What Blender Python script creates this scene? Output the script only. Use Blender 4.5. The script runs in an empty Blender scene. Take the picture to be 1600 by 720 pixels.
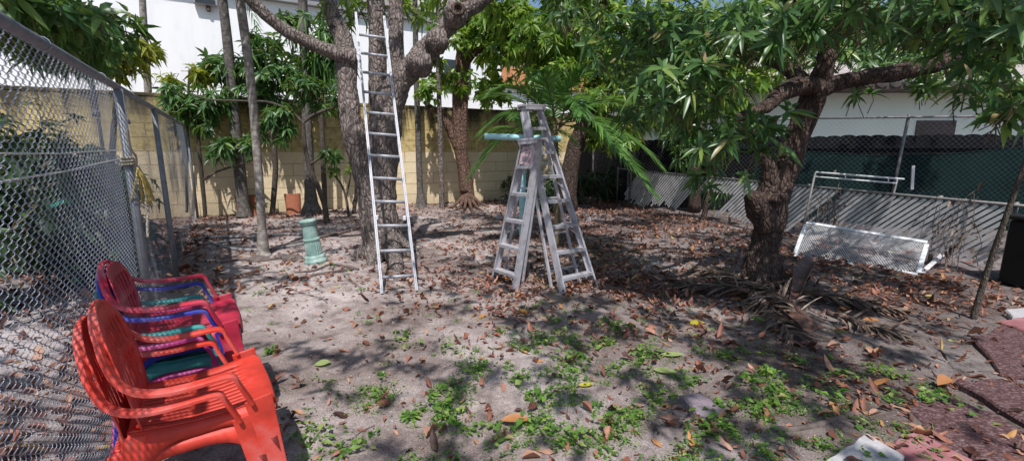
import bpy, bmesh, math, random
import numpy as np
from mathutils import Vector, Matrix, noise as mnoise

random.seed(7)
rng = np.random.default_rng(11)
R = math.radians
scene = bpy.context.scene
C = scene.collection

# ------------------------------------------------------------------ camera
F, CX, CY, PITCH, EYE = 690.0, 800.0, 360.0, R(10.0), 1.5
sp, cp = math.sin(PITCH), math.cos(PITCH)
cam_d = bpy.data.cameras.new("camera")
cam = bpy.data.objects.new("camera", cam_d)
C.objects.link(cam)
cam.location = (0, 0, EYE)
cam.rotation_euler = (R(80.0), 0, 0)
cam_d.sensor_width = 36
cam_d.lens = F / 1600 * 36
cam_d.clip_start = 0.05
cam_d.clip_end = 1500
scene.camera = cam


def ray(px, py):
    a, b = (px - CX) / F, (CY - py) / F
    return Vector((a, cp + b * sp, -sp + b * cp))


def P(px, py, Y):
    r = ray(px, py)
    t = Y / r.y
    return Vector((r.x * t, Y, EYE + r.z * t))


def gz(x, y):
    return (0.018 * math.sin(x * 1.9 + 0.6) * math.cos(y * 1.4) + 0.012 * math.sin(x * 3.7 + y * 2.9)
            + 0.008 * math.sin(x * 7.3 - y * 6.1)) * (1.0 if abs(x) < 25 and -4 < y < 30 else 0.0)


def G(px, py, z=0.0):
    r = ray(px, py)
    t = (z - EYE) / r.z
    p = Vector((r.x * t, r.y * t, z))
    if z == 0.0:
        p.z = gz(p.x, p.y)
    return p


# ------------------------------------------------------------------ tagging
def tag(o, label=None, cat=None, group=None, kind=None):
    if label: o['label'] = label
    if cat: o['category'] = cat
    if group: o['group'] = group
    if kind: o['kind'] = kind
    return o


def thing(name, label, cat, loc=(0, 0, 0), rz=0.0, group=None):
    o = bpy.data.objects.new(name, None)
    C.objects.link(o)
    o.location = loc
    o.rotation_euler = (0, 0, rz)
    o.empty_display_size = 0.1
    return tag(o, label, cat, group)


# ------------------------------------------------------------------ mesh building
class MB:
    def __init__(self):
        self.v, self.f, self.n = [], [], 0

    def add(self, verts, faces):
        verts = np.asarray(verts, dtype=np.float64).reshape(-1, 3)
        self.v.append(verts)
        self.f.append((np.asarray(faces, dtype=np.int64) if not isinstance(faces, list) else faces, self.n))
        self.n += len(verts)
        return self

    def box(self, c, s, M=None):
        x, y, z = s[0] / 2, s[1] / 2, s[2] / 2
        vs = [(-x, -y, -z), (x, -y, -z), (x, y, -z), (-x, y, -z), (-x, -y, z), (x, -y, z), (x, y, z), (-x, y, z)]
        if M is not None: vs = [tuple(M @ Vector(v)) for v in vs]
        vs = [(v[0] + c[0], v[1] + c[1], v[2] + c[2]) for v in vs]
        return self.add(vs, [(0, 3, 2, 1), (4, 5, 6, 7), (0, 1, 5, 4), (1, 2, 6, 5), (2, 3, 7, 6), (3, 0, 4, 7)])

    def beam(self, a, b, wdir, w, h, w2=None, h2=None):
        a, b = Vector(a), Vector(b)
        t = (b - a).normalized()
        wd = Vector(wdir)
        wd = (wd - t * wd.dot(t)).normalized()
        hd = t.cross(wd)
        w2 = w if w2 is None else w2
        h2 = h if h2 is None else h2
        vs = []
        for p, ww, hh in ((a, w, h), (b, w2, h2)):
            for i, j in ((-1, -1), (1, -1), (1, 1), (-1, 1)):
                vs.append(tuple(p + wd * (i * ww / 2) + hd * (j * hh / 2)))
        return self.add(vs, [(0, 3, 2, 1), (4, 5, 6, 7), (0, 1, 5, 4), (1, 2, 6, 5), (2, 3, 7, 6), (3, 0, 4, 7)])

    def tube(self, pts, rad, sides=8, cap=True, amp=0.0, freq=6.0, flat=None, up=None, seed=0.0):
        pts = [Vector(p) for p in pts]
        n = len(pts)
        if not hasattr(rad, '__len__'): rad = [rad] * n
        tans = []
        for i in range(n):
            d = pts[min(i + 1, n - 1)] - pts[max(i - 1, 0)]
            tans.append(d.normalized() if d.length > 1e-9 else Vector((0, 0, 1)))
        ref = Vector(up) if up is not None else (Vector((1, 0, 0)) if abs(tans[0].x) < 0.8 else Vector((0, 1, 0)))
        u = (ref - tans[0] * ref.dot(tans[0])).normalized()
        vs = []
        for i in range(n):
            if up is not None:
                ref = Vector(up)
                uu = ref - tans[i] * ref.dot(tans[i])
                if uu.length > 0.05: u = uu.normalized()
            u = (u - tans[i] * u.dot(tans[i])).normalized()
            w = tans[i].cross(u)
            for k in range(sides):
                a = 2 * math.pi * k / sides
                d = u * math.cos(a) * (flat if flat else 1.0) + w * math.sin(a)
                r = rad[i]
                if amp:
                    q = pts[i] + d * r
                    q2 = Vector((q.x * freq + seed, q.y * freq, q.z * freq * 0.45))
                    r *= 1 + amp * (mnoise.noise(q2) + 0.5 * mnoise.noise(q2 * 2.3) + 0.3 * mnoise.noise(q2 * 5.1))
                vs.append(tuple(pts[i] + d * r))
        fs = []
        for i in range(n - 1):
            for k in range(sides):
                k2 = (k + 1) % sides
                fs.append((i * sides + k, i * sides + k2, (i + 1) * sides + k2, (i + 1) * sides + k))
        if cap:
            fs.append(tuple(reversed(range(sides))))
            fs.append(tuple((n - 1) * sides + k for k in range(sides)))
        return self.add(vs, fs)

    def lathe(self, prof, c, sides=32, M=None, flute=None):
        vs, fs = [], []
        for i, (r, z) in enumerate(prof):
            for k in range(sides):
                a = 2 * math.pi * k / sides
                rr = r
                if flute and flute[0] <= z <= flute[1]:
                    rr *= 1 - 0.07 * (k % 2)
                v = Vector((rr * math.cos(a), rr * math.sin(a), z))
                if M is not None: v = M @ v
                vs.append((v.x + c[0], v.y + c[1], v.z + c[2]))
        n = len(prof)
        for i in range(n - 1):
            for k in range(sides):
                k2 = (k + 1) % sides
                fs.append((i * sides + k, i * sides + k2, (i + 1) * sides + k2, (i + 1) * sides + k))
        fs.append(tuple(reversed(range(sides))))
        fs.append(tuple((n - 1) * sides + k for k in range(sides)))
        return self.add(vs, fs)

    def prism(self, poly, z0, z1, inset=0.0):
        n = len(poly)
        cx = sum(p[0] for p in poly) / n
        cy = sum(p[1] for p in poly) / n
        vs = [(p[0], p[1], z0) for p in poly] + [(p[0], p[1], z1 - inset) for p in poly]
        fs = [tuple(reversed(range(n)))]
        for k in range(n):
            k2 = (k + 1) % n
            fs.append((k, k2, n + k2, n + k))
        if inset:
            for p in poly:
                d = Vector((cx - p[0], cy - p[1]))
                d = d.normalized() * inset * 1.2
                vs.append((p[0] + d.x, p[1] + d.y, z1))
            for k in range(n):
                k2 = (k + 1) % n
                fs.append((n + k, n + k2, 2 * n + k2, 2 * n + k))
            fs.append(tuple(range(2 * n, 3 * n)))
        else:
            fs.append(tuple(range(n, 2 * n)))
        return self.add(vs, fs)

    def build(self, name, mat, parent=None, smooth=False, origin=None, rz=0.0, extra=None):
        off = np.array([0.0, 0.0, 0.0])
        if origin is not None: off = np.array(tuple(origin), dtype=float)
        elif parent is not None and parent.type == 'EMPTY' and abs(parent.rotation_euler.z) < 1e-9 and not parent.get('local'):
            off = np.array(tuple(parent.location))
        elif parent is not None and parent.type == 'MESH' and parent.get('_off') is not None:
            off = np.array(tuple(parent['_off']))
        nf_a = None
        if extra is not None:
            self.f = [(np.asarray(f, dtype=np.int64).reshape(-1, 4), o) for f, o in self.f]
            nf_a = sum(len(f) for f, _ in self.f)
            for v_, (f_, o_) in zip(extra[0].v, extra[0].f):
                self.add(v_, np.asarray(f_, dtype=np.int64).reshape(-1, 4))
        V = np.concatenate(self.v) - off
        if all(isinstance(f, np.ndarray) and f.shape[1] == 4 for f, _ in self.f):
            idx = np.concatenate([f + o for f, o in self.f])
            me = bpy.data.meshes.new(name)
            me.vertices.add(len(V)); me.vertices.foreach_set('co', V.astype(np.float32).ravel())
            me.loops.add(idx.size); me.loops.foreach_set('vertex_index', idx.astype(np.int32).ravel())
            me.polygons.add(len(idx)); me.polygons.foreach_set('loop_start', np.arange(0, idx.size, 4, dtype=np.int32))
            me.update(calc_edges=True)
        else:
            faces = []
            for f, o in self.f:
                for q in (f.tolist() if isinstance(f, np.ndarray) else f):
                    faces.append([i + o for i in q])
            me = bpy.data.meshes.new(name)
            me.from_pydata(V.tolist(), [], faces)
            me.update()
        if smooth:
            me.polygons.foreach_set('use_smooth', np.ones(len(me.polygons), dtype=bool))
            if smooth == 'sharp': me.set_sharp_from_angle(angle=R(32))
        me.materials.append(mat)
        if extra is not None:
            me.materials.append(extra[1])
            mi = np.zeros(len(me.polygons), dtype=np.int32); mi[nf_a:] = 1
            me.polygons.foreach_set('material_index', mi)
        o = bpy.data.objects.new(name, me)
        C.objects.link(o)
        if parent is not None:
            o.parent = parent
        elif origin is not None:
            o.location = origin
        return o


def smoothpath(pts, k=6):
    pts = [Vector(p) for p in pts]
    out = []
    n = len(pts)
    for i in range(n - 1):
        p0, p1, p2, p3 = pts[max(i - 1, 0)], pts[i], pts[i + 1], pts[min(i + 2, n - 1)]
        for j in range(k):
            t = j / k
            out.append(0.5 * ((2 * p1) + (p2 - p0) * t + (2 * p0 - 5 * p1 + 4 * p2 - p3) * t * t + (3 * p1 - p0 - 3 * p2 + p3) * t ** 3))
    out.append(pts[-1])
    return out


def smoothrad(r, k=6):
    out = []
    for i in range(len(r) - 1):
        for j in range(k):
            t = j / k
            t = t * t * (3 - 2 * t)
            out.append(r[i] * (1 - t) + r[i + 1] * t)
    out.append(r[-1])
    return out


def bevel(o, w=0.004, seg=2):
    m = o.modifiers.new('bevel', 'BEVEL')
    m.width = w; m.segments = seg; m.limit_method = 'ANGLE'; m.angle_limit = R(40)
    return o


# leaves: numpy batches ------------------------------------------------
T_LONG = (np.array([0, .12, .38, .7, 1.0]), np.array([.06, .62, 1.0, .68, .03]))
T_SHORT = (np.array([0, .4, 1.0]), np.array([.12, 1.0, .05]))
T_BLADE = (np.array([0, .3, 1.0]), np.array([.6, 1.0, .08]))
T_ROUND = (np.array([0, .2, .5, .8, 1.0]), np.array([.08, .75, 1.0, .72, .06]))


def nrm(a):
    return a / np.maximum(np.linalg.norm(a, axis=-1, keepdims=True), 1e-9)


def leaf_batch(mb, p, D, N, L, W, bend=0.3, fold=0.15, tpl=T_LONG, updroop=True, curl=0.0):
    n = len(p)
    if n == 0: return
    t, wt = tpl
    k = len(t)
    D = nrm(D)
    S = nrm(np.cross(D, N))
    N = np.cross(S, D)
    L = np.broadcast_to(np.asarray(L, float), (n,)); W = np.broadcast_to(np.asarray(W, float), (n,))
    bend = np.broadcast_to(np.asarray(bend, float), (n,)); fold = np.broadcast_to(np.asarray(fold, float), (n,))
    curl = np.broadcast_to(np.asarray(curl, float), (n,))
    up = np.array([0, 0, 1.0]) if updroop else N
    cen = p[:, None, :] + (L[:, None] * t)[:, :, None] * D[:, None, :]
    bb = (L * bend)[:, None] * t ** 2
    cen = cen - bb[:, :, None] * (up if updroop is False else np.broadcast_to(up, (n, 3)))[:, None, :] if updroop else cen - bb[:, :, None] * N[:, None, :]
    hw = (W / 2)[:, None] * wt
    wav = (curl[:, None] * np.sin(t * 9 + p[:, :1] * 50)) * hw
    l = cen + hw[:, :, None] * S[:, None, :] + (hw * fold[:, None] * 2 + wav)[:, :, None] * N[:, None, :]
    r = cen - hw[:, :, None] * S[:, None, :] + (hw * fold[:, None] * 2 - wav)[:, :, None] * N[:, None, :]
    V = np.stack([l, cen, r], axis=2).reshape(n, k * 3, 3)
    fs = []
    for i in range(k - 1):
        a = i * 3
        fs += [(a, a + 1, a + 4, a + 3), (a + 1, a + 2, a + 5, a + 4)]
    fs = np.array(fs)
    Fc = (fs[None] + (np.arange(n) * k * 3)[:, None, None]).reshape(-1, 4)
    mb.add(V.reshape(-1, 3), Fc)


def whorls(mb, Cn, A, n=9, L=0.18, W=0.042, e0=55, e1=100, bend=0.45, tpl=T_LONG, jit=0.25):
    m = len(Cn)
    if m == 0: return
    A = nrm(A)
    ref = np.where(np.abs(A[:, 2:3]) > .9, np.array([[1., 0, 0]]), np.array([[0, 0, 1.]]))
    U = nrm(np.cross(A, ref)); Vv = np.cross(A, U)
    az = rng.uniform(0, 6.28, (m, 1)) + np.arange(n) * 2.4 + rng.normal(0, .25, (m, n))
    el = np.radians(rng.uniform(e0, e1, (m, n)))
    rad = np.cos(az)[..., None] * U[:, None] + np.sin(az)[..., None] * Vv[:, None]
    D = A[:, None] * np.cos(el)[..., None] + rad * np.sin(el)[..., None]
    N = A[:, None] * np.sin(el)[..., None] - rad * np.cos(el)[..., None] + rng.normal(0, jit, (m, n, 3))
    p = Cn[:, None] + A[:, None] * rng.uniform(-.05, .02, (m, n))[..., None] * (L / .18)
    Ls = L * rng.uniform(.6, 1.15, (m, n)); Ws = W * rng.uniform(.75, 1.15, (m, n))
    leaf_batch(mb, p.reshape(-1, 3), D.reshape(-1, 3), N.reshape(-1, 3), Ls.ravel(), Ws.ravel(),
               bend=bend * rng.uniform(.4, 1.4, m * n), fold=rng.uniform(.05, .25, m * n), tpl=tpl)


def blob_points(blobs, count, thr=-0.12, freq=1.6, shell=0.55, seed=0.0):
    """blobs: (center, (rx,ry,rz)); returns points and outward axes with clumpy gaps"""
    w = np.array([b[1][0] * b[1][1] * b[1][2] for b in blobs]) ** 0.75
    if len(blobs[0]) > 2: w = w * np.array([b[2] for b in blobs])
    w = w / w.sum()
    pts, axs = [], []
    tries = 0
    while len(pts) < count and tries < count * 12:
        tries += 1
        b = blobs[rng.choice(len(blobs), p=w)]
        d = rng.normal(size=3); d /= np.linalg.norm(d)
        r = rng.uniform(shell, 1) if rng.random() < .75 else rng.random()
        q = np.array(b[0]) + d * r * np.array(b[1])
        if mnoise.noise(Vector((q[0] * freq + seed, q[1] * freq, q[2] * freq))) < thr: continue
        pts.append(q)
        axs.append(d * .8 + np.array([0, 0, .25]) + rng.normal(size=3) * .35)
    return np.array(pts), nrm(np.array(axs))


def twigs(mb, pts, axs, L=0.35, r=0.005, drop=0.0):
    for q, a in zip(pts, axs):
        q = Vector(q); a = Vector(a)
        m = q - a * L * .5 + Vector(rng.normal(size=3)) * L * .08
        e = q - a * L - Vector((0, 0, L * .25)) + Vector(rng.normal(size=3)) * L * .15
        mb.tube([e, m, q], [r * 1.5, r * 1.2, r * .7], sides=3, cap=False)


# ------------------------------------------------------------------ materials
def nd(nt, typ, **kw):
    n = nt.nodes.new(typ)
    for k, v in kw.items():
        if k in n.inputs.keys() if hasattr(n.inputs, 'keys') else False:
            n.inputs[k].default_value = v
        else:
            setattr(n, k, v)
    return n


def base_mat(name):
    m = bpy.data.materials.new(name)
    m.use_nodes = True
    nt = m.node_tree
    b = nt.nodes['Principled BSDF']
    return m, nt, b


def ramp(nt, stops, interp='LINEAR'):
    r = nt.nodes.new('ShaderNodeValToRGB')
    el = r.color_ramp.elements
    while len(el) > 1: el.remove(el[-1])
    el[0].position = stops[0][0]; el[0].color = (*stops[0][1], 1)
    for p, c in stops[1:]:
        e = el.new(p); e.color = (*c, 1)
    r.color_ramp.interpolation = interp
    return r


def noisy(name, cols, scale=6, rough=.75, bump=.2, bscale=60, detail=6, metallic=0.0, spec=.4, stretch=(1, 1, 1), bdist=.01, rvar=.0, coat=0.0):
    m, nt, b = base_mat(name)
    tc = nd(nt, 'ShaderNodeTexCoord')
    mp = nt.nodes.new('ShaderNodeMapping'); mp.inputs['Scale'].default_value = stretch
    nt.links.new(tc.outputs['Object'], mp.inputs['Vector'])
    n1 = nt.nodes.new('ShaderNodeTexNoise'); n1.inputs['Scale'].default_value = scale; n1.inputs['Detail'].default_value = detail; n1.inputs['Roughness'].default_value = .65
    nt.links.new(mp.outputs[0], n1.inputs['Vector'])
    k = len(cols)
    r = ramp(nt, [(.28 + .44 * i / max(k - 1, 1), c) for i, c in enumerate(cols)])
    nt.links.new(n1.outputs['Fac'], r.inputs['Fac'])
    nt.links.new(r.outputs['Color'], b.inputs['Base Color'])
    b.inputs['Roughness'].default_value = rough
    b.inputs['Metallic'].default_value = metallic
    b.inputs['Specular IOR Level'].default_value = spec
    if coat: b.inputs['Coat Weight'].default_value = coat
    n2 = nt.nodes.new('ShaderNodeTexNoise'); n2.inputs['Scale'].default_value = bscale; n2.inputs['Detail'].default_value = 5
    nt.links.new(mp.outputs[0], n2.inputs['Vector'])
    if bump:
        bp = nt.nodes.new('ShaderNodeBump'); bp.inputs['Strength'].default_value = bump; bp.inputs['Distance'].default_value = bdist
        nt.links.new(n2.outputs['Fac'], bp.inputs['Height']); nt.links.new(bp.outputs[0], b.inputs['Normal'])
    if rvar:
        mr = nt.nodes.new('ShaderNodeMapRange'); mr.inputs['To Min'].default_value = rough - rvar; mr.inputs['To Max'].default_value = rough + rvar
        nt.links.new(n1.outputs['Fac'], mr.inputs['Value']); nt.links.new(mr.outputs[0], b.inputs['Roughness'])
    return m


def leaf_mat(name, stops, rough=.42, trans=.35, tcol=(.18, .30, .03), spec=.5, nsc=9):
    m, nt, b = base_mat(name)
    g = nt.nodes.new('ShaderNodeNewGeometry')
    r = ramp(nt, stops)
    nt.links.new(g.outputs['Random Per Island'], r.inputs['Fac'])
    tc = nt.nodes.new('ShaderNodeTexCoord')
    n = nt.nodes.new('ShaderNodeTexNoise'); n.inputs['Scale'].default_value = nsc; n.inputs['Detail'].default_value = 4
    nt.links.new(tc.outputs['Object'], n.inputs['Vector'])
    mx = nt.nodes.new('ShaderNodeMix'); mx.data_type = 'RGBA'; mx.blend_type = 'MULTIPLY'; mx.inputs['Factor'].default_value = 1.0
    mr = nt.nodes.new('ShaderNodeMapRange'); mr.inputs['To Min'].default_value = .55; mr.inputs['To Max'].default_value = 1.45
    nt.links.new(n.outputs['Fac'], mr.inputs['Value'])
    nt.links.new(r.outputs['Color'], mx.inputs['A']); nt.links.new(mr.outputs[0], mx.inputs['B'])
    nt.links.new(mx.outputs['Result'], b.inputs['Base Color'])
    b.inputs['Roughness'].default_value = rough
    b.inputs['Specular IOR Level'].default_value = spec
    if trans > 0:
        tr = nt.nodes.new('ShaderNodeBsdfTranslucent')
        tm = nt.nodes.new('ShaderNodeMix'); tm.data_type = 'RGBA'; tm.inputs['Factor'].default_value = .55
        tm.inputs['B'].default_value = (*tcol, 1)
        nt.links.new(mx.outputs['Result'], tm.inputs['A']); nt.links.new(tm.outputs['Result'], tr.inputs['Color'])
        ms = nt.nodes.new('ShaderNodeMixShader'); ms.inputs[0].default_value = trans
        nt.links.new(b.outputs[0], ms.inputs[1]); nt.links.new(tr.outputs[0], ms.inputs[2])
        nt.links.new(ms.outputs[0], nt.nodes['Material Output'].inputs['Surface'])
    return m


def bark_mat(name, dark, light, spot, sc=1.0, spots=.62, bump=.9, moss=.56):
    m, nt, b = base_mat(name)
    tc = nt.nodes.new('ShaderNodeTexCoord')
    mp = nt.nodes.new('ShaderNodeMapping'); mp.inputs['Scale'].default_value = (1, 1, .38)
    nt.links.new(tc.outputs['Object'], mp.inputs['Vector'])
    wr = nt.nodes.new('ShaderNodeTexNoise'); wr.inputs['Scale'].default_value = 7 * sc; wr.inputs['Detail'].default_value = 3
    nt.links.new(mp.outputs[0], wr.inputs['Vector'])
    ad = nt.nodes.new('ShaderNodeMix'); ad.data_type = 'RGBA'; ad.blend_type = 'ADD'; ad.inputs['Factor'].default_value = .12
    nt.links.new(mp.outputs[0], ad.inputs['A']); nt.links.new(wr.outputs['Color'], ad.inputs['B'])
    vo = nt.nodes.new('ShaderNodeTexVoronoi'); vo.feature = 'DISTANCE_TO_EDGE'; vo.inputs['Scale'].default_value = 22 * sc
    nt.links.new(ad.outputs['Result'], vo.inputs['Vector'])
    n1 = nt.nodes.new('ShaderNodeTexNoise'); n1.inputs['Scale'].default_value = 12 * sc; n1.inputs['Detail'].default_value = 8; n1.inputs['Roughness'].default_value = .7
    nt.links.new(mp.outputs[0], n1.inputs['Vector'])
    r = ramp(nt, [(.3, dark), (.7, light)]); nt.links.new(n1.outputs['Fac'], r.inputs['Fac'])
    cr = ramp(nt, [(0.0, (.35, .35, .35)), (.12, (1, 1, 1))]); nt.links.new(vo.outputs['Distance'], cr.inputs['Fac'])
    mu = nt.nodes.new('ShaderNodeMix'); mu.data_type = 'RGBA'; mu.blend_type = 'MULTIPLY'; mu.inputs['Factor'].default_value = .85
    nt.links.new(r.outputs['Color'], mu.inputs['A']); nt.links.new(cr.outputs['Color'], mu.inputs['B'])
    n3 = nt.nodes.new('ShaderNodeTexNoise'); n3.inputs['Scale'].default_value = 3.2; n3.inputs['Detail'].default_value = 9; n3.inputs['Roughness'].default_value = .75
    nt.links.new(tc.outputs['Object'], n3.inputs['Vector'])
    sr = ramp(nt, [(spots, (0, 0, 0)), (spots + .06, (1, 1, 1))]); nt.links.new(n3.outputs['Fac'], sr.inputs['Fac'])
    m2 = nt.nodes.new('ShaderNodeMix'); m2.data_type = 'RGBA'; m2.inputs['B'].default_value = (*spot, 1)
    nt.links.new(sr.outputs['Color'], m2.inputs['Factor']); nt.links.new(mu.outputs['Result'], m2.inputs['A'])
    n5 = nt.nodes.new('ShaderNodeTexNoise'); n5.inputs['Scale'].default_value = 1.5; n5.inputs['Detail'].default_value = 9; n5.inputs['Roughness'].default_value = .72
    nt.links.new(tc.outputs['Object'], n5.inputs['Vector'])
    mr5 = ramp(nt, [(moss, (0, 0, 0)), (moss + .07, (.88, .88, .88))]); nt.links.new(n5.outputs['Fac'], mr5.inputs['Fac'])
    m5 = nt.nodes.new('ShaderNodeMix'); m5.data_type = 'RGBA'; m5.inputs['B'].default_value = (.028, .026, .024, 1)
    nt.links.new(mr5.outputs['Color'], m5.inputs['Factor']); nt.links.new(mu.outputs['Result'], m5.inputs['A'])
    nt.links.new(m5.outputs['Result'], m2.inputs['A'])
    nt.links.new(m2.outputs['Result'], b.inputs['Base Color'])
    b.inputs['Roughness'].default_value = .9
    b.inputs['Specular IOR Level'].default_value = .2
    ma = nt.nodes.new('ShaderNodeMath'); ma.operation = 'ADD'
    mm = nt.nodes.new('ShaderNodeMath'); mm.operation = 'MULTIPLY'; mm.inputs[1].default_value = .6
    mi = nt.nodes.new('ShaderNodeMath'); mi.operation = 'MINIMUM'; mi.inputs[1].default_value = .25
    nt.links.new(vo.outputs['Distance'], mi.inputs[0])
    m3 = nt.nodes.new('ShaderNodeMath'); m3.operation = 'MULTIPLY'; m3.inputs[1].default_value = 3.0
    nt.links.new(mi.outputs[0], m3.inputs[0])
    nt.links.new(n1.outputs['Fac'], mm.inputs[0]); nt.links.new(m3.outputs[0], ma.inputs[0]); nt.links.new(mm.outputs[0], ma.inputs[1])
    bp = nt.nodes.new('ShaderNodeBump'); bp.inputs['Strength'].default_value = bump; bp.inputs['Distance'].default_value = .026
    nt.links.new(ma.outputs[0], bp.inputs['Height']); nt.links.new(bp.outputs[0], b.inputs['Normal'])
    return m


M = {}
def plastic(name, col, fade=.35):
    m, nt, b = base_mat(name)
    L = nt.links.new
    tc = nt.nodes.new('ShaderNodeTexCoord')
    def nz(sc, d=6, r=.65):
        n = nt.nodes.new('ShaderNodeTexNoise'); n.inputs['Scale'].default_value = sc; n.inputs['Detail'].default_value = d; n.inputs['Roughness'].default_value = r
        L(tc.outputs['Object'], n.inputs['Vector']); return n
    a, d_, f_ = nz(3.5), nz(38, 8, .75), nz(9, 7, .7)
    pale = tuple(c + (.62 - c) * .22 + .02 for c in col)
    dark = tuple(c * .62 for c in col)
    r1 = ramp(nt, [(.32, dark), (.5, col), (.74, pale)]); L(a.outputs['Fac'], r1.inputs['Fac'])
    dm = ramp(nt, [(.52, (0, 0, 0)), (.72, (.6, .6, .6))]); L(f_.outputs['Fac'], dm.inputs['Fac'])
    dd = ramp(nt, [(.5, (0, 0, 0)), (.62, (1, 1, 1))]); L(d_.outputs['Fac'], dd.inputs['Fac'])
    mm = nt.nodes.new('ShaderNodeMix'); mm.data_type = 'RGBA'; mm.blend_type = 'MULTIPLY'; mm.inputs['Factor'].default_value = 1
    L(dm.outputs[0], mm.inputs['A']); L(dd.outputs[0], mm.inputs['B'])
    mx = nt.nodes.new('ShaderNodeMix'); mx.data_type = 'RGBA'; mx.inputs['B'].default_value = (.16, .12, .10, 1)
    L(mm.outputs['Result'], mx.inputs['Factor']); L(r1.outputs[0], mx.inputs['A']); L(mx.outputs['Result'], b.inputs['Base Color'])
    mr = nt.nodes.new('ShaderNodeMapRange'); mr.inputs['To Min'].default_value = .34; mr.inputs['To Max'].default_value = .72; L(f_.outputs['Fac'], mr.inputs['Value']); L(mr.outputs[0], b.inputs['Roughness'])
    bp = nt.nodes.new('ShaderNodeBump'); bp.inputs['Strength'].default_value = .12; bp.inputs['Distance'].default_value = .004; L(d_.outputs['Fac'], bp.inputs['Height']); L(bp.outputs[0], b.inputs['Normal'])
    b.inputs['Specular IOR Level'].default_value = .4
    return m


M['galv'] = noisy('galvanised steel', [(.17, .18, .20), (.27, .28, .31)], 14, .6, .15, 120, metallic=.4, spec=.4, rvar=.1)
M['wire'] = noisy('galvanised wire', [(.28, .31, .36), (.43, .46, .53)], 8, .42, 0, metallic=.7)
M['wire_far'] = noisy('dull galvanised wire', [(.16, .18, .21), (.28, .31, .36)], 8, .5, 0, metallic=.6)
M['wire_old'] = noisy('weathered wire', [(.10, .11, .12), (.24, .26, .28)], 3, .55, 0, metallic=.6)
M['steel_old'] = noisy('weathered pipe', [(.13, .12, .12), (.26, .25, .25)], 9, .6, .3, 80, metallic=.5)
M['alu'] = noisy('brushed aluminium', [(.24, .25, .28), (.40, .41, .45), (.46, .47, .51)], 13, .55, .2, 160, metallic=.3, rvar=.12)
M['alu_old'] = noisy('weathered aluminium', [(.33, .31, .33), (.50, .49, .53), (.56, .55, .60)], 11, .55, .2, 150, metallic=.35, rvar=.12)
M['teal'] = noisy('chipped teal paint', [(.26, .52, .56), (.38, .66, .70), (.30, .58, .62)], 16, .6, .25, 90)
M['orange_pl'] = plastic('orange red plastic', (.62, .050, .030))
M['crimson_pl'] = plastic('crimson plastic', (.48, .022, .06))
M['blue_pl'] = plastic('blue plastic', (.025, .04, .36))
M['teal_pl'] = plastic('teal plastic', (.035, .29, .29))
M['pink_pl'] = plastic('magenta plastic', (.54, .06, .27))
M['green_pl'] = plastic('dark green plastic', (.016, .14, .12))
M['bark'] = bark_mat('grey mango bark', (.12, .095, .088), (.35, .295, .27), (.46, .45, .44), 1.0, .66)
M['bark_dark'] = bark_mat('dark mango bark', (.04, .028, .024), (.17, .12, .10), (.46, .40, .36), 1.2, .66)
M['bark_red'] = bark_mat('red brown bark', (.12, .07, .052), (.26, .165, .125), (.30, .27, .24), .9, .68)
M['bark_thin'] = bark_mat('thin sapling bark', (.07, .055, .045), (.17, .145, .12), (.30, .28, .25), 2.0, .68, .5)
M['twig'] = noisy('twig', [(.10, .08, .05), (.20, .16, .10)], 20, .8, 0)
M['pale_branch'] = noisy('pale bare branch', [(.28, .25, .21), (.42, .38, .33)], 20, .8, .2)

DK, MD, LT = (.022, .055, .020), (.040, .095, .030), (.085, .17, .04)
M['leaf_mango'] = leaf_mat('mango leaf', [(0, (.03, .08, .03)), (.45, (.06, .145, .045)), (.8, (.10, .21, .06)), (.97, (.17, .28, .06)), (1, (.24, .16, .07))], .38, .38, (.24, .40, .04))
M['leaf_near'] = leaf_mat('near mango leaf', [(0, (.035, .09, .032)), (.45, (.075, .165, .052)), (.8, (.14, .26, .07)), (.955, (.24, .34, .07)), (1, (.38, .26, .15))], .33, .36, (.22, .40, .06))
M['leaf_bright'] = leaf_mat('bright green leaf', [(0, (.055, .13, .028)), (.4, (.12, .25, .04)), (.8, (.22, .37, .05)), (1, (.38, .46, .07))], .38, .5, (.42, .58, .05))
M['leaf_yellow'] = leaf_mat('young yellow green leaf', [(0, (.10, .17, .02)), (.5, (.20, .27, .03)), (1, (.36, .36, .05))], .42, .5, (.5, .5, .05))
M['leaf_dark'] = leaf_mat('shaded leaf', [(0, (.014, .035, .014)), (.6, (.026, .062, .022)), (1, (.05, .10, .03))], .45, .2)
M['frond'] = leaf_mat('palm frond', [(0, (.05, .13, .035)), (.6, (.09, .22, .055)), (1, (.17, .33, .08))], .34, .4, (.26, .44, .05))
M['frond_dry'] = leaf_mat('dry palm frond', [(0, (.07, .048, .038)), (.5, (.16, .115, .09)), (.85, (.26, .20, .16)), (1, (.42, .35, .29))], .8, .1, (.3, .2, .1))
M['frond_grey'] = leaf_mat('hanging dry frond', [(0, (.07, .08, .06)), (.6, (.14, .15, .12)), (1, (.22, .22, .18))], .7, .2)
M['litter'] = leaf_mat('dead leaf litter', [(0, (.05, .024, .02)), (.3, (.14, .055, .038)), (.55, (.26, .10, .065)), (.75, (.36, .165, .11)), (.9, (.44, .26, .18)), (.975, (.44, .19, .05)), (1, (.34, .36, .14))], .6, .12, (.35, .15, .05), .45, 38)
M['weed'] = leaf_mat('weed leaf', [(0, (.05, .12, .022)), (.4, (.10, .22, .035)), (.75, (.17, .31, .05)), (.92, (.26, .37, .08)), (1, (.40, .36, .14))], .5, .35, (.22, .42, .04))
M['sheath'] = noisy('palm sheath', [(.07, .036, .03), (.14, .078, .062), (.23, .15, .125)], 9, .55, .3, 30, stretch=(1, 1, 1))
M['terra'] = noisy('terracotta', [(.26, .085, .045), (.38, .14, .08)], 9, .85, .3, 60)
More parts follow.
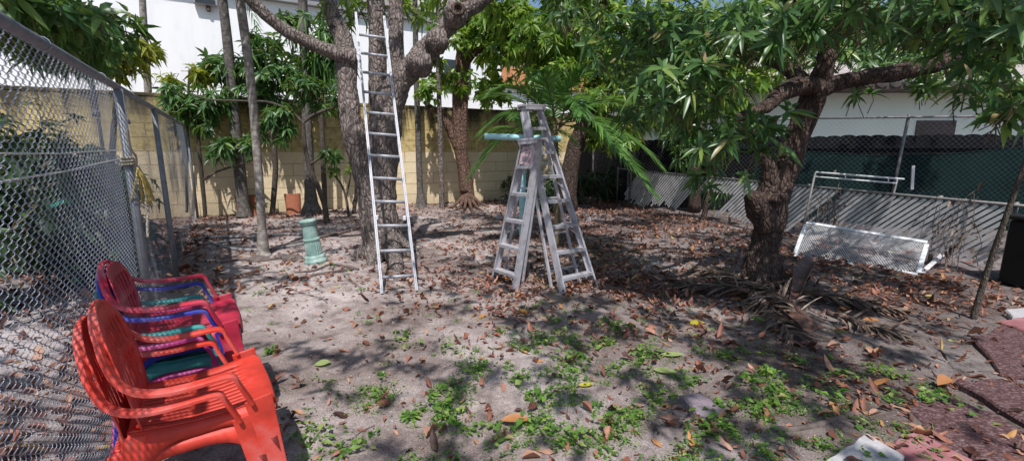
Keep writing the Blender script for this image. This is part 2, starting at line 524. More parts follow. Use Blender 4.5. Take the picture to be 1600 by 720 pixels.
M['hose'] = noisy('old rubber hose', [(.16, .155, .16), (.34, .33, .34)], 8, .5, .1)
M['root'] = noisy('exposed root', [(.08, .06, .055), (.19, .155, .14)], 10, .9, .5, 40)
M['rope'] = noisy('weathered rope', [(.34, .30, .24), (.46, .42, .34)], 40, .9, .5, 200)
M['rope_y'] = noisy('frayed yellow rope', [(.42, .32, .09), (.55, .44, .16)], 40, .9, .5, 200)
M['slat'] = noisy('weathered white slat', [(.36, .36, .36), (.68, .68, .70), (.80, .80, .81)], 5, .6, .15, 60)
M['black_board'] = noisy('black fence board', [(.005, .005, .006), (.012, .012, .014)], 6, .95, .3, 60, spec=.1, stretch=(3, 3, .3))
M['screen'] = noisy('green shade cloth', [(.003, .012, .012), (.007, .023, .022)], 3, .9, .5, 60, spec=.1)
M['black_pl'] = noisy('black plastic', [(.006, .006, .007), (.012, .012, .013)], 4, .75, .05)
M['white_wall'] = noisy('white house paint', [(.74, .75, .77), (.86, .87, .89), (.89, .90, .92)], 1.6, .85, .2, 60, stretch=(1, 1, .25))
M['cream_wall'] = noisy('pale house paint', [(.72, .78, .68), (.78, .84, .74)], .8, .85, .15, 90)
M['fascia'] = noisy('grey fascia', [(.25, .25, .27), (.32, .32, .34)], 3, .7, .1)
M['eave'] = noisy('dark brown eave', [(.06, .045, .04), (.10, .075, .065)], 4, .7, .1)
M['roof'] = noisy('roof tile', [(.30, .27, .25), (.46, .42, .40)], 5, .85, .5, 20)
M['orange_wall'] = noisy('orange wall', [(.52, .22, .10), (.62, .30, .15)], 2, .85, .1)
M['glass'] = noisy('dark window', [(.02, .025, .03), (.04, .045, .05)], 2, .12, 0, spec=.6)
M['frame_w'] = noisy('white frame', [(.58, .60, .62), (.70, .72, .74)], 8, .5, .1)
M['paver'] = noisy('red pebbled paver', [(.045, .020, .021), (.095, .042, .043), (.25, .18, .175)], 46, .8, .8, 70, detail=3, stretch=(1, 1.6, 1), bdist=.012)
M['pink_block'] = noisy('faded red block', [(.20, .07, .075), (.31, .13, .14), (.38, .20, .21)], 7, .85, .3, 60)
M['white_block'] = noisy('concrete block', [(.36, .35, .36), (.50, .48, .49)], 9, .9, .4, 70)
M['stone'] = noisy('mauve stone', [(.19, .15, .17), (.30, .25, .28)], 40, .9, .6, 60)
M['dark_shed'] = noisy('dark boards', [(.018, .018, .020), (.045, .042, .045)], 5, .85, .4, 30, stretch=(3, 3, .3))
M['grey_wall'] = noisy('grey concrete', [(.20, .19, .19), (.32, .31, .31)], 3, .9, .4, 40)
M['teal_toy'] = noisy('bright teal plastic', [(.02, .38, .30), (.04, .48, .38)], 6, .4, 0)
M['purple'] = noisy('faded purple cloth', [(.20, .15, .30), (.42, .36, .55)], 7, .7, .3, 20)
M['label'] = noisy('faded sticker', [(.42, .24, .24), (.60, .50, .52)], 22, .7, 0)
M['white_pl'] = noisy('white plastic', [(.62, .62, .64), (.72, .72, .74)], 8, .5, .1)
M['leaf_y1'] = leaf_mat('yellow leaf', [(0, (.48, .42, .03)), (1, (.60, .54, .06))], .5, .3, (.6, .5, .03))
M['leaf_g1'] = leaf_mat('pale green leaf', [(0, (.26, .34, .12)), (1, (.36, .42, .17))], .5, .25, (.4, .5, .1))


def pedestal_mat():
    m, nt, b = base_mat('verdigris plaster')
    tc = nt.nodes.new('ShaderNodeTexCoord')
    n = nt.nodes.new('ShaderNodeTexNoise'); n.inputs['Scale'].default_value = 8; n.inputs['Detail'].default_value = 7
    nt.links.new(tc.outputs['Object'], n.inputs['Vector'])
    r = ramp(nt, [(.3, (.14, .25, .22)), (.5, (.23, .36, .33)), (.62, (.36, .46, .43)), (.72, (.48, .51, .49))])
    nt.links.new(n.outputs['Fac'], r.inputs['Fac']); nt.links.new(r.outputs[0], b.inputs['Base Color'])
    b.inputs['Roughness'].default_value = .8
    bp = nt.nodes.new('ShaderNodeBump'); bp.inputs['Strength'].default_value = .3; bp.inputs['Distance'].default_value = .01
    nt.links.new(n.outputs['Fac'], bp.inputs['Height']); nt.links.new(bp.outputs[0], b.inputs['Normal'])
    return m


M['pedestal'] = pedestal_mat()


def ground_mat():
    m, nt, b = base_mat('sandy yard soil')
    tc = nt.nodes.new('ShaderNodeTexCoord')
    L = nt.links.new

    def nz(s, d=6, rgh=.6):
        n = nt.nodes.new('ShaderNodeTexNoise'); n.inputs['Scale'].default_value = s; n.inputs['Detail'].default_value = d; n.inputs['Roughness'].default_value = rgh
        L(tc.outputs['Object'], n.inputs['Vector']); return n
    big = nz(.55, 7, .62); mid = nz(5, 8, .7); fine = nz(130, 4, .7)
    grit = nt.nodes.new('ShaderNodeTexVoronoi'); grit.inputs['Scale'].default_value = 170; L(tc.outputs['Object'], grit.inputs['Vector'])
    r1 = ramp(nt, [(.34, (.13, .098, .085)), (.46, (.29, .238, .222)), (.58, (.46, .40, .385)), (.72, (.56, .50, .485))]); L(big.outputs['Fac'], r1.inputs['Fac'])
    r2 = ramp(nt, [(.33, (.36, .33, .32)), (.47, (.86, .84, .84)), (.58, (1.05, 1.05, 1.05)), (.72, (1.25, 1.24, 1.23))]); L(mid.outputs['Fac'], r2.inputs['Fac'])
    mu = nt.nodes.new('ShaderNodeMix'); mu.data_type = 'RGBA'; mu.blend_type = 'MULTIPLY'; mu.inputs['Factor'].default_value = .9
    L(r1.outputs[0], mu.inputs['A']); L(r2.outputs[0], mu.inputs['B'])
    r3 = ramp(nt, [(.0, (.42, .40, .40)), (.5, (1, 1, 1)), (1, (1.5, 1.48, 1.45))]); L(grit.outputs['Color'], r3.inputs['Fac'])
    mu2 = nt.nodes.new('ShaderNodeMix'); mu2.data_type = 'RGBA'; mu2.blend_type = 'MULTIPLY'; mu2.inputs['Factor'].default_value = .75
    L(mu.outputs['Result'], mu2.inputs['A']); L(r3.outputs[0], mu2.inputs['B'])
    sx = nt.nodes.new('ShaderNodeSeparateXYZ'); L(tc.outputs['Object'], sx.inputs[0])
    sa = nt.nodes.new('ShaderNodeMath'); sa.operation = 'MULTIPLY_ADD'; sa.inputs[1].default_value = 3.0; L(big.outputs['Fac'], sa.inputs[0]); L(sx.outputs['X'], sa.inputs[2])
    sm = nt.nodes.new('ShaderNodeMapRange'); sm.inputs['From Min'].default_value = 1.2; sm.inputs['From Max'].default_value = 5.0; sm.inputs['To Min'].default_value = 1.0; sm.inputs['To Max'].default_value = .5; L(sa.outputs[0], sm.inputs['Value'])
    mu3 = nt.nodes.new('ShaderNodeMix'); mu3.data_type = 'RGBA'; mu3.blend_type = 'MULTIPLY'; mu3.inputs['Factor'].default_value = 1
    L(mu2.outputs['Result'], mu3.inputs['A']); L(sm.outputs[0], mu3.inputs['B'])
    L(mu3.outputs['Result'], b.inputs['Base Color'])
    b.inputs['Roughness'].default_value = .95; b.inputs['Specular IOR Level'].default_value = .15
    ad = nt.nodes.new('ShaderNodeMath'); ad.operation = 'MULTIPLY_ADD'; ad.inputs[1].default_value = .35
    L(fine.outputs['Fac'], ad.inputs[0]); L(mid.outputs['Fac'], ad.inputs[2])
    bp = nt.nodes.new('ShaderNodeBump'); bp.inputs['Strength'].default_value = .8; bp.inputs['Distance'].default_value = .03
    L(ad.outputs[0], bp.inputs['Height']); L(bp.outputs[0], b.inputs['Normal'])
    return m


M['ground'] = ground_mat()


def wall_mat():
    m, nt, b = base_mat('cream painted block')
    L = nt.links.new
    tc = nt.nodes.new('ShaderNodeTexCoord')
    sx = nt.nodes.new('ShaderNodeSeparateXYZ'); L(tc.outputs['Object'], sx.inputs[0])
    cb = nt.nodes.new('ShaderNodeCombineXYZ'); L(sx.outputs['X'], cb.inputs['X']); L(sx.outputs['Z'], cb.inputs['Y'])
    br = nt.nodes.new('ShaderNodeTexBrick')
    br.inputs['Scale'].default_value = 1.0; br.inputs['Brick Width'].default_value = .82; br.inputs['Row Height'].default_value = .305
    br.inputs['Mortar Size'].default_value = .009; br.inputs['Mortar Smooth'].default_value = .6; br.inputs['Bias'].default_value = 0
    br.inputs['Color1'].default_value = (.92, .92, .92, 1); br.inputs['Color2'].default_value = (1, 1, 1, 1); br.inputs['Mortar'].default_value = (.50, .46, .42, 1)
    L(cb.outputs[0], br.inputs['Vector'])

    def nz(s, d=7, rgh=.65, st=(1, 1, 1)):
        mp = nt.nodes.new('ShaderNodeMapping'); mp.inputs['Scale'].default_value = st; L(tc.outputs['Object'], mp.inputs['Vector'])
        n = nt.nodes.new('ShaderNodeTexNoise'); n.inputs['Scale'].default_value = s; n.inputs['Detail'].default_value = d; n.inputs['Roughness'].default_value = rgh
        L(mp.outputs[0], n.inputs['Vector']); return n
    n1 = nz(1.5); streak = nz(2.2, 8, .7, (1, 1, .22)); n3 = nz(7, 8, .7)
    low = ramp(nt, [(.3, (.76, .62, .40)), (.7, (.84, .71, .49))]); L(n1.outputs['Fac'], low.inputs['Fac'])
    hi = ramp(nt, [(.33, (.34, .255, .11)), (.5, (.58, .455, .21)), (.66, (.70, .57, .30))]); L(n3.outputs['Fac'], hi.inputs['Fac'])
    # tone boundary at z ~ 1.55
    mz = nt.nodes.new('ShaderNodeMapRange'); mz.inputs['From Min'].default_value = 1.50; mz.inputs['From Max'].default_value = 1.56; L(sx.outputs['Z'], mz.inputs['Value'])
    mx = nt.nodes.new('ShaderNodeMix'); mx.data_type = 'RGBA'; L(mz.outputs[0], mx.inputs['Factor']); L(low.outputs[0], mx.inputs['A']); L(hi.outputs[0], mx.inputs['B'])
    # mildew grows towards the top
    mt = nt.nodes.new('ShaderNodeMapRange'); mt.inputs['From Min'].default_value = 1.35; mt.inputs['From Max'].default_value = 2.8; mt.inputs['To Min'].default_value = -.30; mt.inputs['To Max'].default_value = .24; L(sx.outputs['Z'], mt.inputs['Value'])
    ad = nt.nodes.new('ShaderNodeMath'); ad.operation = 'ADD'; L(streak.outputs['Fac'], ad.inputs[0]); L(mt.outputs[0], ad.inputs[1])
    sr = ramp(nt, [(.50, (0, 0, 0)), (.72, (.92, .92, .92))]); L(ad.outputs[0], sr.inputs['Fac'])
    m2 = nt.nodes.new('ShaderNodeMix'); m2.data_type = 'RGBA'; m2.inputs['B'].default_value = (.035, .033, .028, 1)
    L(sr.outputs[0], m2.inputs['Factor']); L(mx.outputs['Result'], m2.inputs['A'])
    # splash dirt at the foot
    mf = nt.nodes.new('ShaderNodeMapRange'); mf.inputs['From Min'].default_value = .45; mf.inputs['From Max'].default_value = 0.0; mf.inputs['To Max'].default_value = .55; L(sx.outputs['Z'], mf.inputs['Value'])
    mfm = nt.nodes.new('ShaderNodeMath'); mfm.operation = 'MULTIPLY'; L(mf.outputs[0], mfm.inputs[0]); L(n3.outputs['Fac'], mfm.inputs[1])
    m4 = nt.nodes.new('ShaderNodeMix'); m4.data_type = 'RGBA'; m4.inputs['B'].default_value = (.14, .11, .08, 1)
    L(mfm.outputs[0], m4.inputs['Factor']); L(m2.outputs['Result'], m4.inputs['A'])
    mu = nt.nodes.new('ShaderNodeMix'); mu.data_type = 'RGBA'; mu.blend_type = 'MULTIPLY'; mu.inputs['Factor'].default_value = .8
    L(m4.outputs['Result'], mu.inputs['A']); L(br.outputs['Color'], mu.inputs['B'])
    L(mu.outputs['Result'], b.inputs['Base Color'])
    b.inputs['Roughness'].default_value = .9; b.inputs['Specular IOR Level'].default_value = .2
    ma = nt.nodes.new('ShaderNodeMath'); ma.operation = 'MULTIPLY_ADD'; ma.inputs[1].default_value = -.6; L(br.outputs['Fac'], ma.inputs[0]); L(n3.outputs['Fac'], ma.inputs[2])
    bp = nt.nodes.new('ShaderNodeBump'); bp.inputs['Strength'].default_value = .8; bp.inputs['Distance'].default_value = .025
    L(ma.outputs[0], bp.inputs['Height']); L(bp.outputs[0], b.inputs['Normal'])
    return m


M['block_wall'] = wall_mat()


def palm_mat(nm, g):
    m, nt, b = base_mat(nm)
    L = nt.links.new
    tc = nt.nodes.new('ShaderNodeTexCoord')
    w = nt.nodes.new('ShaderNodeTexWave'); w.bands_direction = 'Z'; w.inputs['Scale'].default_value = 2.6; w.inputs['Distortion'].default_value = 1.2; w.inputs['Detail'].default_value = 2
    w.wave_profile = 'SAW'
    L(tc.outputs['Object'], w.inputs['Vector'])
    n = nt.nodes.new('ShaderNodeTexNoise'); n.inputs['Scale'].default_value = 16; n.inputs['Detail'].default_value = 7; L(tc.outputs['Object'], n.inputs['Vector'])
    r = ramp(nt, [(.32, (.12 * g, .10 * g, .09 * g)), (.55, (.24 * g, .215 * g, .195 * g)), (.7, (.36 * g, .34 * g, .32 * g))]); L(n.outputs['Fac'], r.inputs['Fac'])
    r2 = ramp(nt, [(0, (.4, .4, .4)), (.14, (1, 1, 1))]); L(w.outputs['Fac'], r2.inputs['Fac'])
    mu = nt.nodes.new('ShaderNodeMix'); mu.data_type = 'RGBA'; mu.blend_type = 'MULTIPLY'; mu.inputs['Factor'].default_value = .8
    L(r.outputs[0], mu.inputs['A']); L(r2.outputs[0], mu.inputs['B']); L(mu.outputs['Result'], b.inputs['Base Color'])
    b.inputs['Roughness'].default_value = .9
    bp = nt.nodes.new('ShaderNodeBump'); bp.inputs['Strength'].default_value = .5; bp.inputs['Distance'].default_value = .01
    L(w.outputs['Fac'], bp.inputs['Height']); L(bp.outputs[0], b.inputs['Normal'])
    return m


M['palm'] = palm_mat('ringed palm trunk', 1.25)
M['palm_dark'] = palm_mat('dark palm trunk', .55)

# ------------------------------------------------------------------ world and sun
SUN_EL, SHADOW = R(60), Vector((-.06, 1.0, 0)).normalized()
w = bpy.data.worlds.new("World")
scene.world = w
w.use_nodes = True
nt = w.node_tree
bg = nt.nodes['Background']
sky = nt.nodes.new('ShaderNodeTexSky')
sky.sky_type = 'NISHITA'
sky.sun_disc = False
sky.sun_elevation = SUN_EL
to_sun = -SHADOW
sky.sun_rotation = math.atan2(to_sun.x, to_sun.y)
sky.air_density = 1.2; sky.dust_density = 1.6; sky.ozone_density = 4.0
nt.links.new(sky.outputs[0], bg.inputs[0])
bg.inputs[1].default_value = 0.12
sd = bpy.data.lights.new('sun', 'SUN')
sd.energy = 5.0
sd.angle = R(0.55)
sd.color = (1.0, .955, .915)
so = bpy.data.objects.new('sun', sd)
C.objects.link(so)
travel = SHADOW * math.cos(SUN_EL) + Vector((0, 0, -math.sin(SUN_EL)))
so.rotation_euler = travel.to_track_quat('-Z', 'Y').to_euler()
so.location = (0, 0, 12)
scene.view_settings.view_transform = 'Standard'
scene.view_settings.look = 'None'
scene.view_settings.exposure = 0
scene.cycles.max_bounces = 8
scene.cycles.diffuse_bounces = 4
scene.cycles.transparent_max_bounces = 8

# ------------------------------------------------------------------ ground
def build_ground():
    xs = np.concatenate([[-400, -150, -60, -30], np.arange(-16, -5, .25), np.arange(-5, 5, .07), np.arange(5, 14, .25), [20, 40, 100, 400]])
    ys = np.concatenate([[-200, -60, -15, -5], np.arange(-2, 1, .25), np.arange(1, 7, .07), np.arange(7, 20, .25), [28, 45, 100, 400]])
    X, Y = np.meshgrid(xs, ys)
    Z = np.zeros_like(X)
    for i in range(Z.shape[0]):
        for j in range(Z.shape[1]):
            Z[i, j] = gz(X[i, j], Y[i, j])
    V = np.stack([X, Y, Z], -1).reshape(-1, 3)
    nx, ny = len(xs), len(ys)
    a = (np.arange(ny - 1)[:, None] * nx + np.arange(nx - 1)[None]).ravel()
    Fq = np.stack([a, a + 1, a + 1 + nx, a + nx], -1)
    mb = MB(); mb.add(V, Fq)
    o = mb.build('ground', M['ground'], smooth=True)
    tag(o, kind='structure')


build_ground()

# ------------------------------------------------------------------ block wall (local x runs along the wall)
W0, W1 = Vector((-7.75, 10.2, 0)), Vector((-0.2, 14.2, 0))
WD = (W1 - W0).normalized()
WN = Vector((WD.y, -WD.x, 0))       # faces the yard
WANG = math.atan2(WD.y, WD.x)


def wallp(s, off=0.0, z=0.0):
    return W0 + WD * s + WN * off + Vector((0, 0, z))


wt = thing('block_wall', 'cream painted concrete block wall with mildew streaks along the back', 'wall', W0, WANG); wt['local'] = 1
mb = MB(); mb.box((2.5, .1, 1.36), (25, .2, 2.72)); mb.build('wall_face', M['block_wall'], wt)
mb = MB(); mb.box((2.5, .1, 2.76), (25.02, .23, .075)); bevel(mb.build('coping', M['block_wall'], wt), .01)

# white house behind it
hb = wallp(0, -4.2)
ht = thing('white_house', 'big white two storey house behind the cream block wall', 'house', hb, WANG); ht['local'] = 1
mb = MB(); mb.box((2.0, 4.0, 3.1), (17, 8, 6.2)); mb.build('wall', M['white_wall'], ht)
mb = MB(); mb.box((2.0, 3.9, 6.36), (17.3, 8.2, .3)); mb.build('fascia', M['fascia'], ht)
mb = MB(); mb.prism([(-6.75, -.3), (10.75, -.3), (10.75, 8.2), (-6.75, 8.2)], 6.52, 7.2, .5); mb.build('roof', M['roof'], ht)
for i in range(2):
    mb = MB(); mb.box((8.6, -.01, 2.0 + 2.4 * i), (1.1, .05, 1.2)); mb.build('window', M['glass'], ht)
# orange house further along
oh = wallp(12.8, -9)
t = thing('banded_house', 'white house with an orange band glimpsed between the trees behind the wall', 'house', oh, WANG); t['local'] = 1
mb = MB(); mb.box((3, 3, 3.4), (8, 6, 6.8)); mb.build('wall', M['white_wall'], t)
mb = MB(); mb.box((3, 2.7, 5.4), (8.1, 6.2, .9)); mb.build('band', M['orange_wall'], t)
mb = MB(); mb.prism([(-1.4, -.5), (7.4, -.5), (7.4, 6.4), (-1.4, 6.4)], 6.81, 7.6, .5); mb.build('roof', M['roof'], t)
# flood light on the white house
q = P(325, 12, 14.6)
hl = Vector((q.x, q.y, q.z))
dist = (hl - hb).dot(WN)
hl = hl - WN * (dist - .02)
t = thing('flood_light', 'small grey floodlight high on the white house wall', 'light', hl, WANG); t['local'] = 1
mb = MB(); mb.box((0, -.10, .0), (.62, .16, .18)); bevel(mb.build('housing', M['fascia'], t), .02)
mb = MB(); mb.box((0, -.185, -.0), (.5, .01, .12)); mb.build('lens', M['glass'], t)
mb = MB(); mb.tube([(.05, -.06, -.09), (.05, -.08, -.24)], .06, 10); mb.build('sensor', M['eave'], t)

# ------------------------------------------------------------------ left chain link fence
FA, FB = Vector((-2.10, 2.10, 0)), Vector((-7.35, 10.15, 0))
FD = (FB - FA).normalized()
FN = Vector((FD.y, -FD.x, 0))
S0, S1 = -1.6, (FB - FA).length


def fz(s):
    return 1.95 + .012 * s


def fp(s, z, off=0.0):
    return FA + FD * s + FN * off + Vector((0, 0, z))


def chain_mesh(A, B, z0, zA, zB, r=.0021, sp=.037, sv=.0225, mid=True, sides=3, bulge=.007):
    A, B = np.array(A[:2]), np.array(B[:2])
    Lh = np.linalg.norm(B - A); d = (B - A) / Lh; nn = np.array([d[1], -d[0]])
    n = int(Lh / sp)
    hmax = max(zA, zB) - z0
    m = int(hmax / sv) + 1
    mb = MB()
    uu = []; vv = []; ww = []
    for k in range(m + 1):
        left = (k % 2 == 0)
        uu.append(-.5 - .04 if left else .5 + .04); vv.append(k * sv); ww.append(0)
        if mid and k < m:
            uu.append(0); vv.append((k + .5) * sv); ww.append(bulge if left else -bulge)
    uu, vv, ww = map(np.array, (uu, vv, ww))
    K = len(uu)
    i = np.arange(n)
    flip = np.where(i % 2 == 0, 1.0, -1.0)[:, None]
    U = (i[:, None] + .5) * sp + uu[None] * sp * flip
    ww = ww[None] * flip
    sag = .006 * np.sin(U * 2.3) + .002 * np.sin(U * 6.1)
    scale = (zA + (zB - zA) * U / Lh - z0) / (m * sv)
    V = z0 + vv[None] * scale
    Wv = ww + sag * np.sin((V - z0) / hmax * 3.14)
    pos = np.stack([A[0] + d[0] * U + nn[0] * Wv, A[1] + d[1] * U + nn[1] * Wv, V], -1)
    tan = np.gradient(pos, axis=1)
    tan = nrm(tan)
    n3 = np.array([nn[0], nn[1], 0.0])
    b1 = nrm(np.cross(tan, n3)); b2 = np.cross(b1, tan)
    ring = []
    for k in range(sides):
        a = 2 * math.pi * k / sides
        ring.append(pos + r * (math.cos(a) * b1 + math.sin(a) * b2))
    V3 = np.stack(ring, 2).reshape(-1, 3)
    base = (np.arange(n)[:, None] * K + np.arange(K - 1)[None]).ravel() * sides
    fs = []
    for k in range(sides):
        k2 = (k + 1) % sides
        fs.append(np.stack([base + k, base + k2, base + sides + k2, base + sides + k], -1))
    mb.add(V3, np.concatenate(fs))
    return mb


s1 = (Vector((-2.85, 3.27, 0)) - FA).dot(FD)
s2 = (Vector((-4.0, 5.07, 0)) - FA).dot(FD)
fo = thing('chain_link_fence', 'tall galvanised chain link fence beside the plastic chairs', 'fence', FA)
chain_mesh(fp(S0, 0), fp(s1 - .02, 0), .03, fz(S0) + .03, fz(s1) + .03, r=.0021).build('wire_mesh', M['wire'], fo)
chain_mesh(fp(s1, 0), fp(S1 - .05, 0), .03, fz(s1) + .03, fz(S1) + .03, r=.0013).build('wire_mesh', M['wire_far'], fo)
mb = MB(); mb.tube([fp(S0, fz(S0), .032), fp(2, fz(2), .032), fp(S1, fz(S1), .032)], .024, 12); mb.build('top_rail', M['galv'], fo, True)
for s in (s1, s2, S1 - .03):
    if s > S1: continue
    mb = MB(); mb.tube([fp(s, -.1, .045), fp(s, fz(s) - .02, .045)], .028, 14)
    p_ = mb.build('post', M['galv'], fo, True)
    mb = MB(); mb.lathe([(.04, 0), (.04, .05), (.025, .075)], fp(s, fz(s) - .05, .045), 14); mb.build('post_cap', M['galv'], p_, True)
for i in range(9):
    s = S0 + .3 + i * 1.1
    c = fp(s, fz(s), .032)
    mb = MB()
    mb.tube([c + FN * (.029 * math.cos(a)) + Vector((0, 0, .029 * math.sin(a))) + FD * .002 * a for a in np.linspace(0, 6.0, 12)], .0025, 4)
    mb.build('tie_wire', M['wire'], fo)
# twin white lines stretched to the first post
for dz, lab in ((0, 'upper of two white lines stretched along the fence to the post'), (-.10, 'lower of two white lines stretched along the fence to the post')):
    mb = MB(); a = fp(s1, 1.52 + dz * .6, .012); b_ = fp(S0, 1.50 + dz, .014)
    mb.tube([b_, (a + b_) / 2 - Vector((0, 0, .015)), a], .0035, 6)
    tag(mb.build('white_line', M['white_pl'], origin=b_), lab, 'line')
# rope knotted round the post
pc = fp(s1, 1.40, .045)
t = thing('tied_rope', 'frayed beige and yellow rope knotted around the fence post', 'rope', pc)
mb = MB()
for dz in (0, .022, .045):
    mb.tube([pc + Vector((.04 * math.cos(a), .04 * math.sin(a), dz + .003 * a)) for a in np.linspace(0, 6.2, 18)], .009, 7)
mb.tube(smoothpath([pc + FN * .04, pc + FN * .06 - FD * .12 + Vector((0, 0, .07)), pc + FN * .05 - FD * .22 + Vector((0, 0, .13)), pc + FN * .055 - FD * .28 + Vector((0, 0, .25))]), .008, 7)
mb.tube(smoothpath([pc + FN * .05, pc + FN * .075 + FD * .02 + Vector((0, 0, -.12)), pc + FN * .07 + FD * .05 + Vector((0, 0, -.30)), pc + FN * .06 - FD * .04 + Vector((0, 0, -.42)), pc + FN * .06 - FD * .12 + Vector((0, 0, -.52))]), .008, 7)
mb.build('knot', M['rope'], t, True)
mb = MB()
for i in range(16):
    a = Vector(rng.normal(size=3)) * .02
    mb.tube(smoothpath([pc + FN * .05 - FD * .06 + Vector((0, 0, -.01)), pc + FN * .07 - FD * .06 + a + Vector((0, 0, -.10)), pc + FN * .07 + FD * .0 + a * 2.4 + Vector((0, 0, -.24 - .05 * random.random()))], 4), .0042, 5)
mb.build('frayed_end', M['rope_y'], t, True)

# ------------------------------------------------------------------ plastic chairs
def chair_meshes(top=.88):
    H, seatm = {}, None
    k_ = (top - .606) / .274
    path = [(-.262, 0, .606 + .274 * k_), (-.260, .07, .606 + .268 * k_), (-.252, .135, .606 + .243 * k_), (-.240, .19, .606 + .196 * k_), (-.226, .236, .606 + .13 * k_), (-.202, .264, .606 + .066 * k_), (-.160, .279, .606 + .022 * k_), (-.10, .284, .606),
            (-.02, .286, .600), (.06, .286, .603), (.112, .285, .602), (.134, .283, .588), (.145, .279, .555), (.182, .267, .46)]
    pth = smoothpath(path, 4)
    n = len(pth)

    def band(pts, sgn, i0, i1):
        mb = MB(); vs, fs = [], []
        sec = [(-.5, -.55), (-.5, .2), (-.36, .5), (.36, .5), (.5, .2), (.5, -.55), (.34, -.25), (-.34, -.25)]
        m = len(sec)
        pn = None
        for i in range(0, i1 + 1):
            p = Vector(pts[i]); tn = (Vector(pts[min(i + 1, n - 1)]) - Vector(pts[max(i - 1, 0)])).normalized()
            f = i / (n - 1)
            # outward direction in plan
            if f < .25: od = Vector((-1, .0, 0)).lerp(Vector((-.35, 1, 0)), f / .25).normalized()
            else: od = Vector((-.35, 1, 0)).lerp(Vector((0, 1, 0)), min((f - .25) / .2, 1)).normalized()
            od = (od - tn * od.dot(tn)).normalized()
            nu = od.cross(tn)
            if pn is None:
                if nu.z < 0: nu = -nu
            elif nu.dot(pn) < 0: nu = -nu
            pn = nu
            wd = .017 + .031 * min(f / .45, 1)
            ht_ = .014
            if i < i0: continue
            for a, b in sec:
                q = p + od * (a * wd) + nu * (b * ht_)
                vs.append((q.x, q.y * sgn, q.z))
        L_ = i1 - i0 + 1
        for i in range(L_ - 1):
            for k in range(m):
                k2 = (k + 1) % m
                q = (i * m + k, i * m + k2, (i + 1) * m + k2, (i + 1) * m + k)
                fs.append(q if sgn > 0 else q[::-1])
        e = tuple((L_ - 1) * m + k for k in range(m))
        fs.append(e if sgn > 0 else e[::-1])
        mb.add(vs, fs)
        return mb
    isp = 20
    H['arms'] = [band(pth, 1, isp, n - 1), band(pth, -1, isp, n - 1)]
    H['rims'] = [band(pth, 1, 0, isp), band(pth, -1, 0, isp)]
    # back shell
    zs = [.425, .50, .56, .61, .606 + .06 * k_, .606 + .10 * k_, .606 + .14 * k_, .606 + .19 * k_, .606 + .23 * k_, .606 + .25 * k_, top - .01]
    hw = [.205, .225, .238, .245, .243, .236, .224, .20, .163, .128, .08]
    us = []
    nslot = 9
    for k in range(nslot):
        c = (k - (nslot - 1) / 2) * .2
        us += [c - .035, c + .035]
    us = np.array(sorted([-1.0, 1.0] + [u * .98 for u in us]))
    zz = np.linspace(.425, top - .01, 21)
    hh = np.interp(zz, zs, hw)
    vs, fs = [], []
    for z, h in zip(zz, hh):
        for u in us:
            y = u * h
            x = -.182 - (z - .43) * .17 + .03 * (y / .25) ** 2
            vs.append((x, y, z))
    nu_ = len(us)
    for i in range(len(zz) - 1):
        for j in range(nu_ - 1):
            slot = (j % 2 == 1) and 4 <= i <= 15 and (i != 9 and i != 10)
            lim = abs((us[j] + us[j + 1]) / 2) < .86
            if slot and lim: continue
            fs.append((i * nu_ + j, i * nu_ + j + 1, (i + 1) * nu_ + j + 1, (i + 1) * nu_ + j))
    mb = MB(); mb.add(vs, fs); H['back'] = mb
    # seat with slots
    ys = []
    for k in range(11):
        c = (k - 5) * .036
        ys += [c - .005, c + .005]
    ys = np.array([-1.0, -.93] + [y / .235 for y in ys] + [.93, 1.0])
    xs = np.array([-.205, -.19, -.17, -.13, -.08, -.03, -.015, .0, .015, .05, .10, .15, .175, .20, .225, .245, .258, .264, .266])
    zx = np.interp(xs, [-.205, -.1, .0, .1, .2, .245, .258, .264, .266], [.432, .418, .412, .416, .428, .43, .424, .405, .375])
    vs, fs = [], []
    for x, z in zip(xs, zx):
        h = .205 + (x + .2) / .46 * .04
        for y in ys:
            vs.append((x + .012 * (1 - y * y) * (1 if x > .2 else 0), y * h, z + .012 * abs(y) ** 3 - .006 * (1 - y * y)))
    ny = len(ys)
    for i in range(len(xs) - 1):
        for j in range(ny - 1):
            slot = (j % 2 == 0) and 2 <= j <= ny - 4 and (2 <= i <= 5 or 8 <= i <= 11)
            if slot: continue
            fs.append((i * ny + j, i * ny + j + 1, (i + 1) * ny + j + 1, (i + 1) * ny + j))
    # side skirts with an arch
    b0 = len(vs)
    m = 16
    for sgn in (1, -1):
        bb = len(vs)
        for k in range(m):
            t_ = k / (m - 1)
            x = -.205 + .455 * t_
            h = .205 + (x + .2) / .46 * .04 + .003
            z = float(np.interp(x, xs, zx)) + .012
            arch = .045 + .17 * abs(2 * t_ - 1) ** 3.2
            vs.append((x, sgn * h, z)); vs.append((x + .01 * (2 * t_ - 1), sgn * (h + .012 + .03 * abs(2 * t_ - 1) ** 3), z - arch))
        for k in range(m - 1):
            q = (bb + 2 * k, bb + 2 * k + 1, bb + 2 * k + 3, bb + 2 * k + 2)
            fs.append(q if sgn < 0 else q[::-1])
    mb = MB(); mb.add(vs, fs); H['seat'] = mb
    H['legs'] = []
